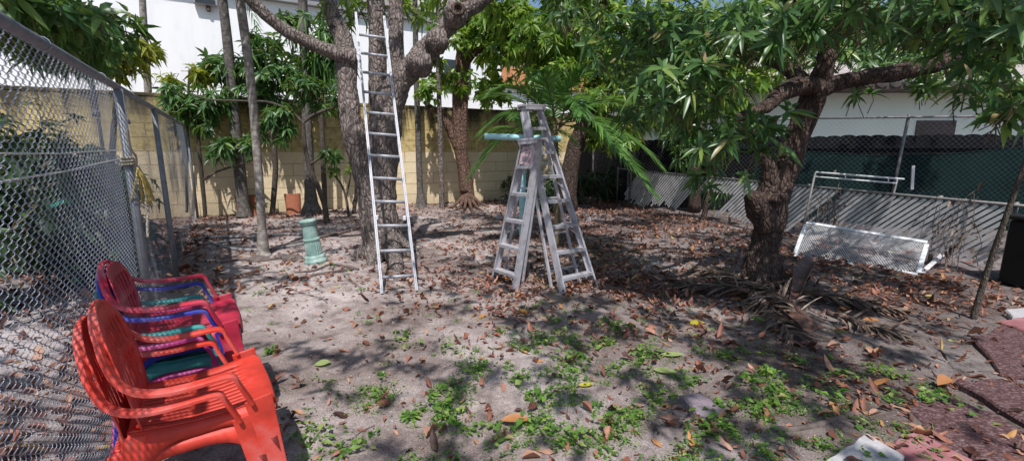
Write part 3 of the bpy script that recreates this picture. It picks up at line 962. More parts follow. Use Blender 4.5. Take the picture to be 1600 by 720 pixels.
    for sgn in (1, -1):
        mb = MB()
        # front leg: broad folded sheet, outer face plus front face
        for (a, b_, wa, wb) in (((.205, .262, .47), (.268, .285, 0), .10, .056),):
            mb.beam((a[0], sgn * a[1], a[2]), (b_[0], sgn * b_[1], b_[2]), (1, 0, 0), wa, .012, wb, .010)
            mb.beam((a[0] + wa / 2 - .002, sgn * (a[1] - .022), a[2] - .055), (b_[0] + wb / 2 - .002, sgn * (b_[1] - .016), b_[2]), (0, 1, 0), .05, .009, .036, .009)
        H['legs'].append(mb)
        mb = MB()
        mb.beam((-.185, sgn * .212, .43), (-.255, sgn * .27, 0), (1, 0, 0), .070, .011, .050, .010)
        mb.beam((-.218, sgn * .192, .42), (-.278, sgn * .256, 0), (0, 1, 0), .045, .009, .032, .009)
        H['legs'].append(mb)
    return H


CH_TALL, CH_LOW = chair_meshes(.885), chair_meshes(.79)


def make_chair(label, mat, loc, rz, group, CH):
    t = thing('plastic_chair', label, 'chair', loc, rz, group); t['local'] = 1
    o = CH['seat'].build('seat', mat, t, 'sharp')
    m = o.modifiers.new('s', 'SOLIDIFY'); m.thickness = .007; m.offset = -1
    o = CH['back'].build('backrest', mat, t, True)
    m = o.modifiers.new('s', 'SOLIDIFY'); m.thickness = .006; m.offset = 0
    for r_ in CH['rims']:
        ro = r_.build('rim', mat, o, 'sharp')
    for a in CH['arms']: a.build('armrest', mat, t, 'sharp')
    for l in CH['legs']: bevel(l.build('leg', mat, t), .004)
    return t


CF = Vector((.81, .59, 0)).normalized(); CS = Vector((-CF.y, CF.x, 0)); CANG = math.atan2(CF.y, CF.x)
c1 = Vector((-1.37, 1.71, 0))
make_chair('orange red plastic chair, the lower of the two nearest the camera', M['orange_pl'], c1 - CF * .015, CANG, 'stacked plastic chairs', CH_TALL)
make_chair('orange red plastic chair on top of the nearest stack', M['orange_pl'], c1 + CF * .03 + Vector((0, 0, .058)), CANG + .01, 'stacked plastic chairs', CH_TALL)
c2 = Vector((-1.81, 2.22, 0))
bk = [('magenta plastic chair at the bottom of the mixed colour stack', 'pink_pl', 0.0), ('teal plastic chair between the magenta and blue chairs', 'teal_pl', .055),
      ('blue plastic chair directly under the crimson chair', 'blue_pl', .135), ('crimson plastic chair on top of the mixed colour stack', 'crimson_pl', .178)]
for i, (lab, mk, z_) in enumerate(bk):
    make_chair(lab, M[mk], c2 + CF * (.012 * i - .0) + Vector((0, 0, z_)), CANG - .02 + .012 * (i % 3), 'stacked plastic chairs', CH_LOW)

# ------------------------------------------------------------------ extension ladder
def ext_ladder():
    a, b = G(597, 458), G(651, 453)
    c, d = P(556, 22, 6.42), P(600, 28, 6.42)
    t = thing('extension_ladder', 'silver aluminium extension ladder leaning against the big mango tree', 'ladder', (a + b) / 2)
    wd = (b - a).normalized()
    for p, q in ((a, c), (b, d)):
        mb = MB()
        ax = (q - p).normalized(); nn = ax.cross(wd).normalized()
        mb.beam(p, q, wd, .006, .068)
        mb.beam(p + nn * .031, q + nn * .031, wd, .028, .006)
        mb.beam(p - nn * .031, q - nn * .031, wd, .028, .006)
        mb.beam(p + nn * .0, q + nn * .0, wd, .024, .045)
        rl = mb.build('rail', M['alu'], t)
        mb = MB(); mb.beam(p - ax * .02, p + ax * .07, wd, .042, .085); bevel(mb.build('foot', M['black_pl'], rl), .006)
    Ln = (c - a).length
    k = int((Ln - .1) / .305)
    for i in range(k + 1):
        s = .185 + i * .305
        if s > Ln - .05: break
        p, q = a + (c - a) * (s / Ln), b + (d - b) * (s / Ln)
        mb = MB(); mb.tube([p, q], .018, 12, flat=.8)
        mb.build('rung', M['alu'], t, True)
    for p0, p1, sg in ((a, c, 1), (b, d, -1)):
        p = p0 + (p1 - p0) * (.90 / Ln)
        mb = MB(); mb.box(p + wd * .03 * sg + Vector((0, -.02, 0)), (.035, .05, .05)); bevel(mb.build('bracket', M['white_pl'], t), .005)


ext_ladder()

# ------------------------------------------------------------------ clothesline post and stepladders
tb = G(816, 428)
t = thing('clothesline_post', 'teal painted T shaped clothesline post behind the stepladders', 'post', tb)
mb = MB(); mb.tube([tb + Vector((0, 0, -.1)), Vector((tb.x, tb.y, 1.66))], .042, 16); mb.build('pole', M['teal'], t, True)
pa, pb = P(757, 213, tb.y - .02), P(876, 217, tb.y + .03)
mb = MB(); mb.tube([pa, (pa + pb) / 2, pb], .034, 16); mb.build('crossbar', M['teal'], t, True)


def stepladder(fl, fr, tl, tr, nstep, label, rear, s_first, s_gap, sticker=False, closed=.10):
    t = thing('stepladder', label, 'ladder', (fl + fr) / 2, group='aluminium stepladders')
    wd = (fr - fl).normalized()
    for p, q, sg in ((fl, tl, -1), (fr, tr, 1)):
        ax = (q - p).normalized(); nn = ax.cross(wd).normalized()
        mb = MB()
        mb.beam(p, q, wd, .005, .075)
        mb.beam(p + nn * .035 - wd * sg * .012, q + nn * .035 - wd * sg * .012, wd, .028, .005)
        mb.beam(p - nn * .035 - wd * sg * .012, q - nn * .035 - wd * sg * .012, wd, .028, .005)
        rl = mb.build('rail', M['alu_old'], t)
        mb = MB(); mb.beam(p - ax * .005, p + ax * .09, wd, .036, .088); bevel(mb.build('foot', M['alu_old'], rl), .006)
    Ln = (tl - fl).length
    rdir = Vector(rear)
    for i in range(nstep):
        s = (s_first + i * s_gap) / Ln
        p, q = fl + (tl - fl) * s, fr + (tr - fr) * s
        mb = MB()
        dr = (rdir.normalized()) * .0
        mb.beam(p + dr, q + dr, rdir, .085, .006)
        mb.beam(p - rdir.normalized() * .042 - Vector((0, 0, .014)), q - rdir.normalized() * .042 - Vector((0, 0, .014)), rdir, .005, .032)
        mb.beam(p + rdir.normalized() * .042 - Vector((0, 0, .014)), q + rdir.normalized() * .042 - Vector((0, 0, .014)), rdir, .005, .032)
        mb.build('step', M['alu_old'], t)
    # rear frame, nearly folded
    rl_, rr_ = fl + rdir + wd * .05, fr + rdir - wd * .05
    ul, ur = tl + rdir.normalized() * .05 - (tl - fl) * .03, tr + rdir.normalized() * .05 - (tr - fr) * .03
    rl_.z = gz(rl_.x, rl_.y); rr_.z = gz(rr_.x, rr_.y)
    for p, q in ((rl_, ul), (rr_, ur)):
        mb = MB(); mb.beam(p, q, wd, .022, .034); bevel(mb.build('rear_leg', M['alu_old'], t), .004)
    for s in (.10, .30, .50, .70):
        p, q = rl_ + (ul - rl_) * s, rr_ + (ur - rr_) * s
        mb = MB(); mb.beam(p, q, (0, 0, 1), .022, .010); mb.build('rear_brace', M['alu_old'], t)
    # diagonal struts under the lowest steps
    for i in range(nstep):
        s = (s_first + i * s_gap) / Ln
        sd_ = (s_first + i * s_gap - .17) / Ln
        for p, q, sg in ((fl, tl, 1), (fr, tr, -1)):
            a_ = p + (q - p) * sd_ + rdir.normalized() * .02
            b_ = p + (q - p) * s + wd * sg * .15 + rdir.normalized() * .02 - Vector((0, 0, .015))
            if i in (0, 2, 4):
                mb = MB(); mb.beam(a_, b_, rdir, .018, .004); mb.build('brace', M['alu_old'], t)
    # top cap
    ca, cb = tl, tr
    mb = MB()
    mb.beam(ca - wd * .03 + Vector((0, 0, .012)), cb + wd * .03 + Vector((0, 0, .012)), rdir, .15, .022)
    mb.beam(ca - wd * .03 - rdir.normalized() * .07 + Vector((0, 0, -.015)), cb + wd * .03 - rdir.normalized() * .07 + Vector((0, 0, -.015)), rdir, .006, .045)
    mb.beam(ca - wd * .03 + rdir.normalized() * .07 + Vector((0, 0, -.015)), cb + wd * .03 + rdir.normalized() * .07 + Vector((0, 0, -.015)), rdir, .006, .045)
    bevel(mb.build('top_cap', M['alu_old'], t), .004)
    if sticker:
        p, q = fl + (tl - fl) * .84, fr + (tr - fr) * .84
        p2, q2 = fl + (tl - fl) * .96, fr + (tr - fr) * .96
        o_ = -rdir.normalized() * .03
        mb = MB(); mb.beam((p + q) / 2 + o_, (p2 + q2) / 2 + o_, wd, (q - p).length * .8, .004)
        mb.build('label_plate', M['label'], t)
        mb = MB()
        e1 = (p + q) / 2 + o_ * 1.12; e2 = (p2 + q2) / 2 + o_ * 1.12
        mb.beam(e1.lerp(e2, .2), e1.lerp(e2, .45), wd, (q - p).length * .5, .002)
        mb.beam(e1.lerp(e2, .65), e1.lerp(e2, .85), wd, (q - p).length * .3, .002)
        mb.build('label_print', M['stone'], t)
    return t


sfl, sfr = G(771, 439), G(806, 455)
stl, str_ = P(818, 221, 4.94), P(843, 219, 4.74)
stepladder(sfl, sfr, stl, str_, 5, 'shorter weathered aluminium stepladder with a sticker under its cap, standing before the teal post', (.10, .12, 0), .16, .305, True)
tfl, tfr = G(878, 463), G(930, 446)
ttl, ttr = P(818, 167, 5.15), P(843, 167, 5.33)
stepladder(tfl, tfr, ttl, ttr, 7, 'taller weathered aluminium stepladder leaning on the teal crossbar', (-.13, .14, 0), .16, .285)

# ------------------------------------------------------------------ pedestal
pb_ = G(494, 410)
lean = Matrix.Rotation(R(-6), 4, 'Y') @ Matrix.Rotation(R(2), 4, 'X') @ Matrix.Diagonal((.74, .74, .92, 1))
t = thing('garden_pedestal', 'short teal fluted plaster column pedestal standing on the sand', 'pedestal', pb_)
mb = MB(); mb.lathe([(.20, 0), (.205, .02), (.205, .055), (.175, .06), (.185, .085), (.175, .11), (.145, .12)], pb_, 40, lean); mb.build('base', M['pedestal'], t, True)
mb = MB(); mb.lathe([(.135, .115), (.138, .14), (.143, .15), (.140, .3), (.133, .335), (.145, .345), (.148, .36), (.140, .372), (.128, .38), (.118, .56), (.122, .575)], pb_, 40, lean, (.15, .33)); mb.build('shaft', M['pedestal'], t)
mb = MB(); mb.lathe([(.115, .57), (.135, .585), (.142, .60), (.142, .612), (.15, .615), (.15, .645), (.13, .655)], pb_, 40, lean); mb.build('capital', M['pedestal'], t, True)

# ------------------------------------------------------------------ helper for trees
def trunk_mb(specs, sides=14, amp=.10, freq=7, k=7):
    """specs: list of [(px,py,Y,rpx)...]; px radius is turned into metres at that depth"""
    mb = MB()
    for sp_ in specs:
        pts = [P(a, b, Y) if not isinstance(a, Vector) else a for a, b, Y, r in sp_]
        rad = [r * Y / F * .985 for a, b, Y, r in sp_]
        mb.tube(smoothpath(pts, k), smoothrad(rad, k), sides, amp=amp, freq=freq)
    return mb


def B(px, py, Y, rx, ry, rz, wgt=1.0):
    return (tuple(P(px, py, Y)), (rx * Y / F, ry, rz * Y / F), wgt)


# big mango tree in the middle
gb = G(603, 398)
YB = gb.y
mt = thing('mango_tree', 'big grey barked mango tree with the extension ladder against it', 'tree', gb)
sp_ = [
    [(606, 410, YB, 54), (604, 394, YB, 39), (598, 365, YB, 29), (593, 320, YB, 25.5), (594, 260, YB + .05, 26), (600, 205, YB + .1, 26), (608, 160, YB + .1, 23), (626, 126, YB + .1, 18), (646, 104, YB + .1, 18), (665, 81, YB + .1, 17), (689, 54, YB + .1, 13.5), (713, 26, YB + .1, 16), (735, 14, YB + .1, 10.5), (775, -14, YB + .1, 9), (850, -70, YB + .2, 10), (940, -150, YB + .3, 8)],
    [(590, 410, YB - .02, 32), (588, 390, YB - .02, 22), (580, 350, YB, 17), (573, 300, YB, 15.5), (562, 250, YB, 15.5), (553, 213, YB, 18), (547, 180, YB + .05, 15), (542, 130, YB + .1, 14.5), (542, 96, YB + .15, 16), (536, 62, YB + .2, 13.5), (518, 20, YB + .3, 11.5), (500, -40, YB + .4, 10.5), (470, -130, YB + .4, 9), (420, -240, YB + .3, 8)],
    [(553, 92, YB + .1, 14), (530, 85, YB, 11), (495, 72, YB - .1, 9.5), (455, 53, YB - .2, 9), (420, 28, YB - .3, 8.6), (392, 0, YB - .4, 8.6), (360, -45, YB - .5, 8), (300, -110, YB - .8, 7)],
    [(596, 200, YB + .5, 20), (592, 150, YB + .6, 14), (590, 90, YB + .7, 13), (588, 20, YB + .8, 12), (585, -60, YB + .9, 11), (575, -180, YB + 1.0, 8)],
    [(622, 150, YB + .15, 15), (620, 100, YB + .3, 12), (619, 40, YB + .4, 11), (620, -20, YB + .5, 10), (640, -120, YB + .5, 9)],
]
tm = trunk_mb(sp_, 24, .15, 8, 9)
# burls, cut limb collars and root flare
for px, py, Y, r, sq in ((552, 207, YB - .04, 13, 1), (712, 24, YB - .06, 18, 1), (684, 64, YB - .02, 17, 1), (655, 100, YB - .04, 20, 1)):
    c = P(px, py, Y); rr = r * Y / F
    vs, fs = [], []
    nl, nk = 12, 16
    for i in range(nl + 1):
        th = math.pi * i / nl
        for k in range(nk):
            a = 2 * math.pi * k / nk
            d = Vector((math.sin(th) * math.cos(a), math.sin(th) * math.sin(a), math.cos(th)))
            q_ = rr * (1 + .22 * mnoise.noise(d * 2.5 + c * 3) + .15 * mnoise.noise(d * 6 + c))
            vs.append(tuple(c + d * q_))
    for i in range(nl):
        for k in range(nk):
            k2 = (k + 1) % nk
            fs.append((i * nk + k, (i + 1) * nk + k, (i + 1) * nk + k2, i * nk + k2))
    tm.add(vs, fs)
for px, py in ((545, 402), (575, 416), (625, 424), (668, 405), (650, 392)):
    e = G(px, py); e.z -= .03
    s_ = P(606, 372, YB)
    m_ = s_.lerp(e, .62); m_.z = max(.05, m_.z * .45)
    tm.tube(smoothpath([s_, m_, e], 6), smoothrad([.2, .11, .03], 6), 10, amp=.15, freq=9)
trunk_o = tm.build('trunk', M['bark'], mt, True)
# knot hole
kc = P(716, 17, YB - .28)
mb = MB()
vs = []
Mk = Matrix.Rotation(R(70), 4, 'X')
mb.lathe([(.085, 0), (.10, .02), (.09, .045), (.06, .05), (.045, .02), (.035, .0)], kc, 20, Mk)
mb.build('knot_hole', M['bark_dark'], mt, True)
# crown, mostly above the frame: shade; clumps toward the camera added for it
blobs = [((-3.6, 5.6, 5.6), (1.9, 1.7, .9), 1), ((-1.6, 6.4, 6.2), (1.8, 1.7, 1.0), 1), ((.7, 6.8, 5.6), (1.7, 1.6, .9), 1), ((-5.2, 4.6, 5.0), (1.3, 1.3, .8), 1), ((-2.2, 3.9, 5.5), (1.4, 1.0, .6), .9), ((1.0, 4.9, 5.6), (1.2, 1.0, .6), .8),
         ((-3.6, 2.2, 5.0), (1.2, 1.0, .55), 1.0), ((-1.7, 1.6, 4.8), (1.3, 1.1, .5), .4), ((-3.2, .4, 4.8), (1.2, 1.0, .5), .5), ((-.2, 2.8, 5.2), (1.0, .9, .5), .8)]
pts, axs = blob_points(blobs, 620, thr=.09, freq=.75)
mb = MB(); whorls(mb, pts, axs, 9, .21, .05, tpl=T_LONG)
hang = [B(525, 18, YB + .6, 26, .4, 26), B(565, 8, YB + 1.0, 30, .4, 22), B(640, 10, YB + 1.2, 30, .5, 28), B(690, -10, YB + .6, 40, .5, 20)]
p2, a2 = blob_points(hang, 46, thr=-.3, freq=2)
whorls(mb, p2, a2, 8, .20, .05, bend=.6)
tw = MB(); twigs(tw, pts, axs, .6, .008); twigs(tw, p2, a2, .3, .006)
mb.build('crown', M['leaf_bright'], mt, extra=(tw, M['twig']))

# right mango tree -------------------------------------------------------
gb = G(1190, 444); YR = gb.y
rt = thing('mango_tree', 'dark leaning mango tree with low hanging leaves on the right', 'tree', gb)
sp_ = [
    [(1188, 452, YR, 46), (1188, 434, YR, 31), (1192, 405, YR, 21.5), (1197, 370, YR, 20.5), (1205, 330, YR, 23), (1213, 298, YR, 23), (1228, 262, YR, 18.5), (1243, 222, YR, 17), (1257, 185, YR, 17), (1269, 155, YR, 17.5), (1280, 128, YR, 16), (1290, 95, YR, 13), (1300, 40, YR, 10), (1305, -60, YR, 8)],
    [(1200, 352, YR - .05, 22), (1185, 324, YR - .10, 18), (1182, 308, YR - .12, 17), (1184, 299, YR - .12, 9)],
    [(1196, 312, YR - .1, 17), (1203, 282, YR - .12, 13), (1200, 258, YR - .14, 9), (1192, 240, YR - .16, 6)],
    [(1278, 140, YR, 18), (1250, 134, YR - .1, 14), (1222, 146, YR - .25, 12), (1200, 165, YR - .4, 10), (1170, 178, YR - .7, 8), (1140, 190, YR - 1.0, 5)],
    [(1275, 142, YR, 18), (1310, 130, YR, 12), (1360, 120, YR, 12), (1410, 112, YR, 12.5), (1460, 100, YR, 12.5), (1500, 84, YR + .05, 12), (1530, 62, YR + .1, 10), (1570, 25, YR + .1, 10), (1640, -40, YR, 7)],
    [(1276, 150, YR + .1, 14), (1220, 100, YR + .4, 10), (1130, 70, YR + .3, 8), (1020, 55, YR, 5)],
    [(1300, 60, YR, 10), (1240, 0, YR - .6, 8), (1150, -60, YR - 1.2, 6)],
]
tm = trunk_mb(sp_, 22, .20, 9, 9)
for px, py in ((1150, 440), (1175, 458), (1218, 456), (1235, 436)):
    e = G(px, py); e.z -= .04
    s_ = P(1192, 405, YR)
    m_ = s_.lerp(e, .6); m_.z = max(.05, m_.z * .5)
    tm.tube(smoothpath([s_, m_, e], 6), smoothrad([.18, .10, .03], 6), 10, amp=.15, freq=9)
tm.build('trunk', M['bark_dark'], rt, True)
near = [B(1175, 250, 3.7, 45, .3, 35), B(1130, 205, 3.6, 55, .35, 40), B(1195, 180, 3.8, 40, .3, 30), B(1050, 130, 3.9, 75, .5, 50), B(1130, 100, 3.7, 80, .5, 55), B(1180, 40, 3.6, 90, .5, 50), B(1060, 50, 4.0, 80, .5, 45),
        B(1300, 40, 3.4, 90, .5, 40), B(1330, 10, 3.2, 90, .5, 50), B(1440, 30, 3.8, 80, .5, 35), B(1550, 60, 3.2, 70, .45, 50), B(1575, 130, 3.0, 50, .35, 50), B(1580, 175, 3.1, 35, .3, 30), B(1500, 10, 3.4, 90, .5, 40), B(1100, 270, 4.4, 30, .3, 30), B(1090, 175, 4.4, 50, .4, 40), B(960, 60, 4.6, 60, .5, 45), B(1010, 110, 5.0, 60, .5, 45), B(900, 20, 5.0, 60, .5, 35), B(1330, 60, 6.3, 70, .6, 34), B(1430, 50, 6.6, 80, .6, 34), B(1530, 62, 6.4, 70, .6, 36), B(1390, 20, 4.2, 90, .5, 40), B(1480, 20, 4.2, 80, .5, 40), B(1590, 100, 4.6, 40, .4, 40), B(1260, 75, 5.8, 50, .5, 30), B(1220, 20, 4.6, 80, .5, 40), B(1385, 98, 5.6, 70, .4, 16), B(1310, 88, 5.4, 40, .4, 20), B(1470, 105, 5.8, 50, .4, 16), B(1350, 150, 5.0, 55, .3, 12, .6), B(1460, 135, 5.0, 50, .3, 14, .6), B(1540, 120, 4.4, 40, .3, 24), B(1090, 60, 4.6, 70, .5, 45), B(1000, 170, 4.8, 45, .4, 35)]
pts, axs = blob_points(near, 860, thr=-.35, freq=2.2)
axs[:, 2] = axs[:, 2] * .4 + .55; axs[:, 1] -= .35
mb = MB()
q_ = rng.random(len(pts)) < .5
whorls(mb, pts[q_], axs[q_], 11, .185, .043, 52, 98, bend=.34, jit=.3)
whorls(mb, pts[~q_], axs[~q_], 8, .14, .034, 45, 105, bend=.55, jit=.5)
# upper crown out of view, extra clumps added to shade ground and right fences
up = [((2.3, 5.0, 4.4), (1.6, 1.5, .7), 1), ((4.2, 4.6, 4.6), (1.7, 1.6, .8), 1), ((1.4, 3.6, 4.2), (1.4, 1.1, .6), 1), ((3.2, 2.8, 4.0), (1.7, 1.1, .6), 1), ((5.6, 6.0, 4.6), (1.5, 1.6, .8), 1), ((5.0, 3.4, 3.9), (1.2, 1.3, .6), 1), ((3.0, 6.6, 4.8), (1.8, 1.5, .8), 1), ((7.2, 7.2, 4.9), (1.6, 1.6, .8), 1), ((7.6, 5.2, 4.6), (1.5, 1.4, .7), 1), ((.9, 1.4, 4.6), (1.2, 1.0, .5), .7), ((2.4, .9, 4.5), (1.4, 1.0, .5), 1), ((.4, -.6, 4.7), (1.2, .9, .5), .6)]
p3, a3 = blob_points(up, 1000, thr=.06, freq=.8)
a3[:, 2] += .3; whorls(mb, p3, a3, 10, .18, .046, 50, 100, bend=.38)
tw = MB(); twigs(tw, pts, axs, .20, .0035); twigs(tw, p3, a3, .25, .005)
low_ = [((-.9, .4, 4.7), (1.1, .9, .4), 1), ((.5, -.2, 4.7), (1.2, .9, .4), 1), ((1.9, -.2, 4.6), (1.2, .9, .4), 1.2), ((-.6, 1.9, 4.9), (1.0, .8, .4), .8), ((3.2, 1.0, 4.4), (1.0, .9, .4), 1), ((.9, 1.8, 4.7), (1.2, .8, .4), .8), ((2.4, 2.0, 4.5), (1.2, .8, .4), 1.2), ((4.4, 2.4, 4.3), (1.0, .9, .4), 1)]  # unseen clumps overhead and behind the camera, added to dapple the foreground
p4, a4 = blob_points(low_, 260, thr=.05, freq=2.6)
whorls(mb, p4, a4, 8, .16, .046, 50, 100, bend=.38)
mb.build('crown', M['leaf_near'], rt, extra=(tw, M['twig']))

# trees and saplings along the wall ---------------------------------------
def wall_y(px, off=0.6):
    """world Y where the pixel column's ground line is OFF in front of the block wall"""
    rr = ray(px, 320)
    k = rr.x / rr.y
    o = W0 + WN * off
    # o + WD*s : X = k*Y
    s = (k * o.y - o.x) / (WD.x - k * WD.y)
    return (o + WD * s).y


def tree(name, label, base, specs, bark, blobs, n, L, Wd, leaf, nl=9, thr=-.15, freq=1.4, bend=.5, amp=.08, sides=10, twigL=.22, e0=50, e1=100, tpl=T_LONG, group=None, cat='tree'):
    t = thing(name, label, cat, base, group=group)
    trunk_mb(specs, sides, amp, 9).build('trunk', bark, t, True)
    if blobs:
        p, a = blob_points(blobs, n, thr, freq)
        mb = MB(); whorls(mb, p, a, nl, L, Wd, e0, e1, bend=bend, tpl=tpl)
        tw = MB(); twigs(tw, p, a, twigL, .005)
        mb.build('crown', leaf, t, extra=(tw, M['twig']))
    return t


def frond(mb, mr, base, dirv, L, arch=.5, nl=26, ll=.42, lw=.032, droop=.35, vee=.5, r=.012):
    base = Vector(base); d = Vector(dirv).normalized()
    pts = []
    for i in range(12):
        t_ = i / 11
        pts.append(base + d * L * t_ - Vector((0, 0, arch * L * t_ ** 2.2)))
    mr.tube(pts, [r * (1 - .8 * i / 11) for i in range(12)], 5)
    p, D, N, Ls = [], [], [], []
    for i in range(nl):
        t_ = .16 + .84 * i / (nl - 1)
        f = t_ * 11; j = min(int(f), 10); c = pts[j].lerp(pts[j + 1], f - j)
        tn = (pts[j + 1] - pts[j]).normalized()
        s = tn.cross(Vector((0, 0, 1)))
        if s.length < .05: s = Vector((1, 0, 0))
        s.normalize(); n_ = s.cross(tn)
        for sg in (1, -1):
            dd = s * sg * (.85 - .35 * t_) + tn * (.45 + .6 * t_) + n_ * vee * .5 + Vector(rng.normal(size=3)) * .06
            p.append(c); D.append(dd); N.append(n_); Ls.append(ll * (math.sin(math.pi * (.12 + .80 * t_)) * .9 + .15))
    leaf_batch(mb, np.array(p), np.array(D), np.array(N), np.array(Ls), lw, bend=droop, fold=.2, tpl=T_BLADE)


def palm(label, specs, crown_c, nf, L, group, base, bulb=False, extra=None, leafm='frond', tm='palm'):
    t = thing('palm_tree', label, 'palm', base, group=group)
    trunk_mb([[(a, b, Y, r * .76) for a, b, Y, r in specs]], 14, .03, 6, 8).build('trunk', M[tm], t, True)
    mb, mr = MB(), MB()
    for i in range(nf):
        a = i * 2.4 + random.random() * .4
        el = R(random.uniform(5, 65))
        frond(mb, mr, crown_c, (math.cos(a) * math.cos(el), math.sin(a) * math.cos(el), math.sin(el)), L * random.uniform(.85, 1.1), arch=.45, nl=22, ll=.45)
    if extra: extra(mb, mr)
    mb.build('crown', M[leafm], t)
    mr.build('frond_stem', M['twig'], t, True)
    return t


PG = 'slim palms near the block wall'
Y1 = wall_y(225, -.7)
palm('slim ringed palm rising behind the block wall near the fence', [(236, 335, Y1, 7), (232, 160, Y1, 6.5), (226, 60, Y1, 6), (220, -60, Y1, 5.5), (218, -220, Y1, 5)], P(218, -225, Y1), 11, 2.0, PG, P(236, 335, Y1))
Y2 = wall_y(376, .55)


def ex2(mb, mr):
    frond(mb, mr, P(340, -80, Y2), (.25, -.1, -.2), 1.2, arch=.9, nl=18, ll=.4)


palm('dark palm trunk standing beside the left clay roof tiles', [(382, 338, Y2, 16), (380, 318, Y2, 12), (376, 280, Y2, 11), (368, 200, Y2, 10), (358, 90, Y2, 9), (346, -20, Y2, 8), (338, -120, Y2, 7.5)], P(338, -125, Y2), 10, 1.9, PG, G(382, 336), extra=ex2, tm='palm_dark')
g3 = G(412, 398); Y3 = g3.y
palm('pale ringed leaning palm trunk nearest the pedestal', [(412, 400, Y3, 17), (411, 388, Y3, 12), (409, 350, Y3, 8.5), (404, 270, Y3, 8), (392, 130, Y3, 8), (375, 0, Y3, 8.5), (362, -100, Y3, 8)], P(360, -110, Y3), 8, 1.6, PG, g3)
g4 = G(487, 336); Y4 = g4.y


def ex4(mb, mr):
    for i in range(16):
        p = P(rng.uniform(470, 545), rng.uniform(55, 95), Y4 + rng.uniform(-.2, .3))
        leaf_batch(mb, np.array([tuple(p)] * 7) + rng.normal(0, .03, (7, 3)), np.array([[0, 0, -1.0]] * 7) + rng.normal(0, .14, (7, 3)), np.array([[0, -1.0, .1]] * 7) + rng.normal(0, .5, (7, 3)), rng.uniform(.5, 1.3, 7), .035, bend=.05, tpl=T_BLADE)


palm('dark palm with a swollen bulb base and a skirt of hanging fronds', [(487, 342, Y4, 24), (487, 330, Y4, 20), (486, 312, Y4, 13), (484, 285, Y4, 10.5), (480, 200, Y4, 9.5), (476, 80, Y4, 9), (472, -30, Y4, 8.5), (470, -160, Y4, 8)], P(470, -165, Y4), 10, 1.9, PG, g4, extra=ex4, leafm='frond', tm='palm_dark')
g5 = G(658, 324); Y5 = g5.y
palm('thin grey palm with flared foot right of the ladder', [(658, 328, Y5, 18), (658, 318, Y5, 11), (656, 290, Y5, 6.5), (653, 200, Y5, 6), (650, 100, Y5, 5.5), (648, -20, Y5, 5)], P(646, -60, Y5), 9, 1.8, PG, g5, tm='palm_dark')

# leafy mango sapling mass left of the big tree
Yw = wall_y(420, .5)
tree('mango_sapling', 'dark leafy young mango tree between two palms against the white house', G(400, 340), [[(425, 338, Yw, 4), (430, 250, Yw, 4), (415, 170, Yw, 3.5), (400, 110, Yw, 3)], [(424, 200, Yw, 3.2), (455, 140, Yw, 2.8), (480, 110, Yw, 2)]], M['bark_thin'],
     [B(385, 110, Yw, 42, .6, 32), B(420, 75, Yw, 38, .6, 26), B(440, 120, Yw, 38, .6, 22), B(350, 110, Yw, 30, .5, 26), B(400, 150, Yw, 50, .5, 16), B(455, 85, Yw, 30, .5, 24)], 210, .30, .07, M['leaf_mango'], bend=.45)
Yw = wall_y(500, .8)
tree('bushy_tree', 'round bushy tree behind the long limb with strap leaves', G(505, 332), [[(508, 330, Yw, 4), (505, 250, Yw, 4), (500, 150, Yw, 4), (495, 60, Yw, 3)]], M['bark_thin'],
     [B(490, 50, Yw, 48, .6, 36), B(520, 80, Yw, 30, .5, 32), B(455, 50, Yw, 30, .4, 30), B(500, 110, Yw, 30, .4, 24)], 210, .30, .055, M['leaf_mango'], bend=.7)
g6 = G(509, 348); Y6 = g6.y
tree('forked_sapling', 'crooked forked sapling with pale bare twin branches beside the pedestal', g6, [[(510, 352, Y6, 5), (508, 325, Y6, 4.2), (498, 295, Y6, 3.8), (484, 262, Y6, 3.5), (476, 225, Y6, 3.2), (474, 190, Y6, 2.6)], [(474, 192, Y6, 2.2), (450, 172, Y6, 1.9), (420, 160, Y6, 1.7), (380, 158, Y6, 1.5), (330, 156, Y6, 1.2), (300, 148, Y6, 1)], [(474, 192, Y6, 2), (490, 180, Y6, 2.4), (515, 170, Y6, 2), (530, 165, Y6, 1.4)],
                                                   [(482, 258, Y6, 2), (500, 248, Y6, 1.6), (520, 240, Y6, 1.2)]], M['bark_thin'],
     [B(500, 150, Y6, 34, .4, 24), B(440, 180, Y6, 28, .3, 22), B(515, 240, Y6, 16, .3, 10), B(425, 205, Y6, 30, .3, 16), B(470, 140, Y6, 36, .4, 22), B(530, 130, Y6, 20, .4, 24)], 125, .22, .058, M['leaf_mango'], bend=.5)
Y7 = wall_y(320, .5)
tree('mango_sapling', 'thin bare stemmed sapling with drooping leaf tuft near the fence end', P(321, 338, Y7), [[(321, 339, Y7, 3), (317, 290, Y7, 2.8), (311, 230, Y7, 2.5), (308, 190, Y7, 2.3), (310, 150, Y7, 2)], [(317, 282, Y7, 1.8), (340, 268, Y7, 1.6), (372, 258, Y7, 1.3), (395, 250, Y7, 1)]], M['bark_thin'],
     [B(300, 168, Y7, 38, .4, 22), B(318, 195, Y7, 20, .3, 14), B(275, 165, Y7, 22, .3, 20), B(360, 228, Y7, 20, .3, 14), B(345, 235, Y7, 18, .3, 12), B(340, 150, Y7, 30, .4, 20), B(270, 140, Y7, 22, .3, 18), B(390, 225, Y7, 16, .3, 12)], 150, .26, .065, M['leaf_mango'], bend=.5)
Y8 = wall_y(300, .2)
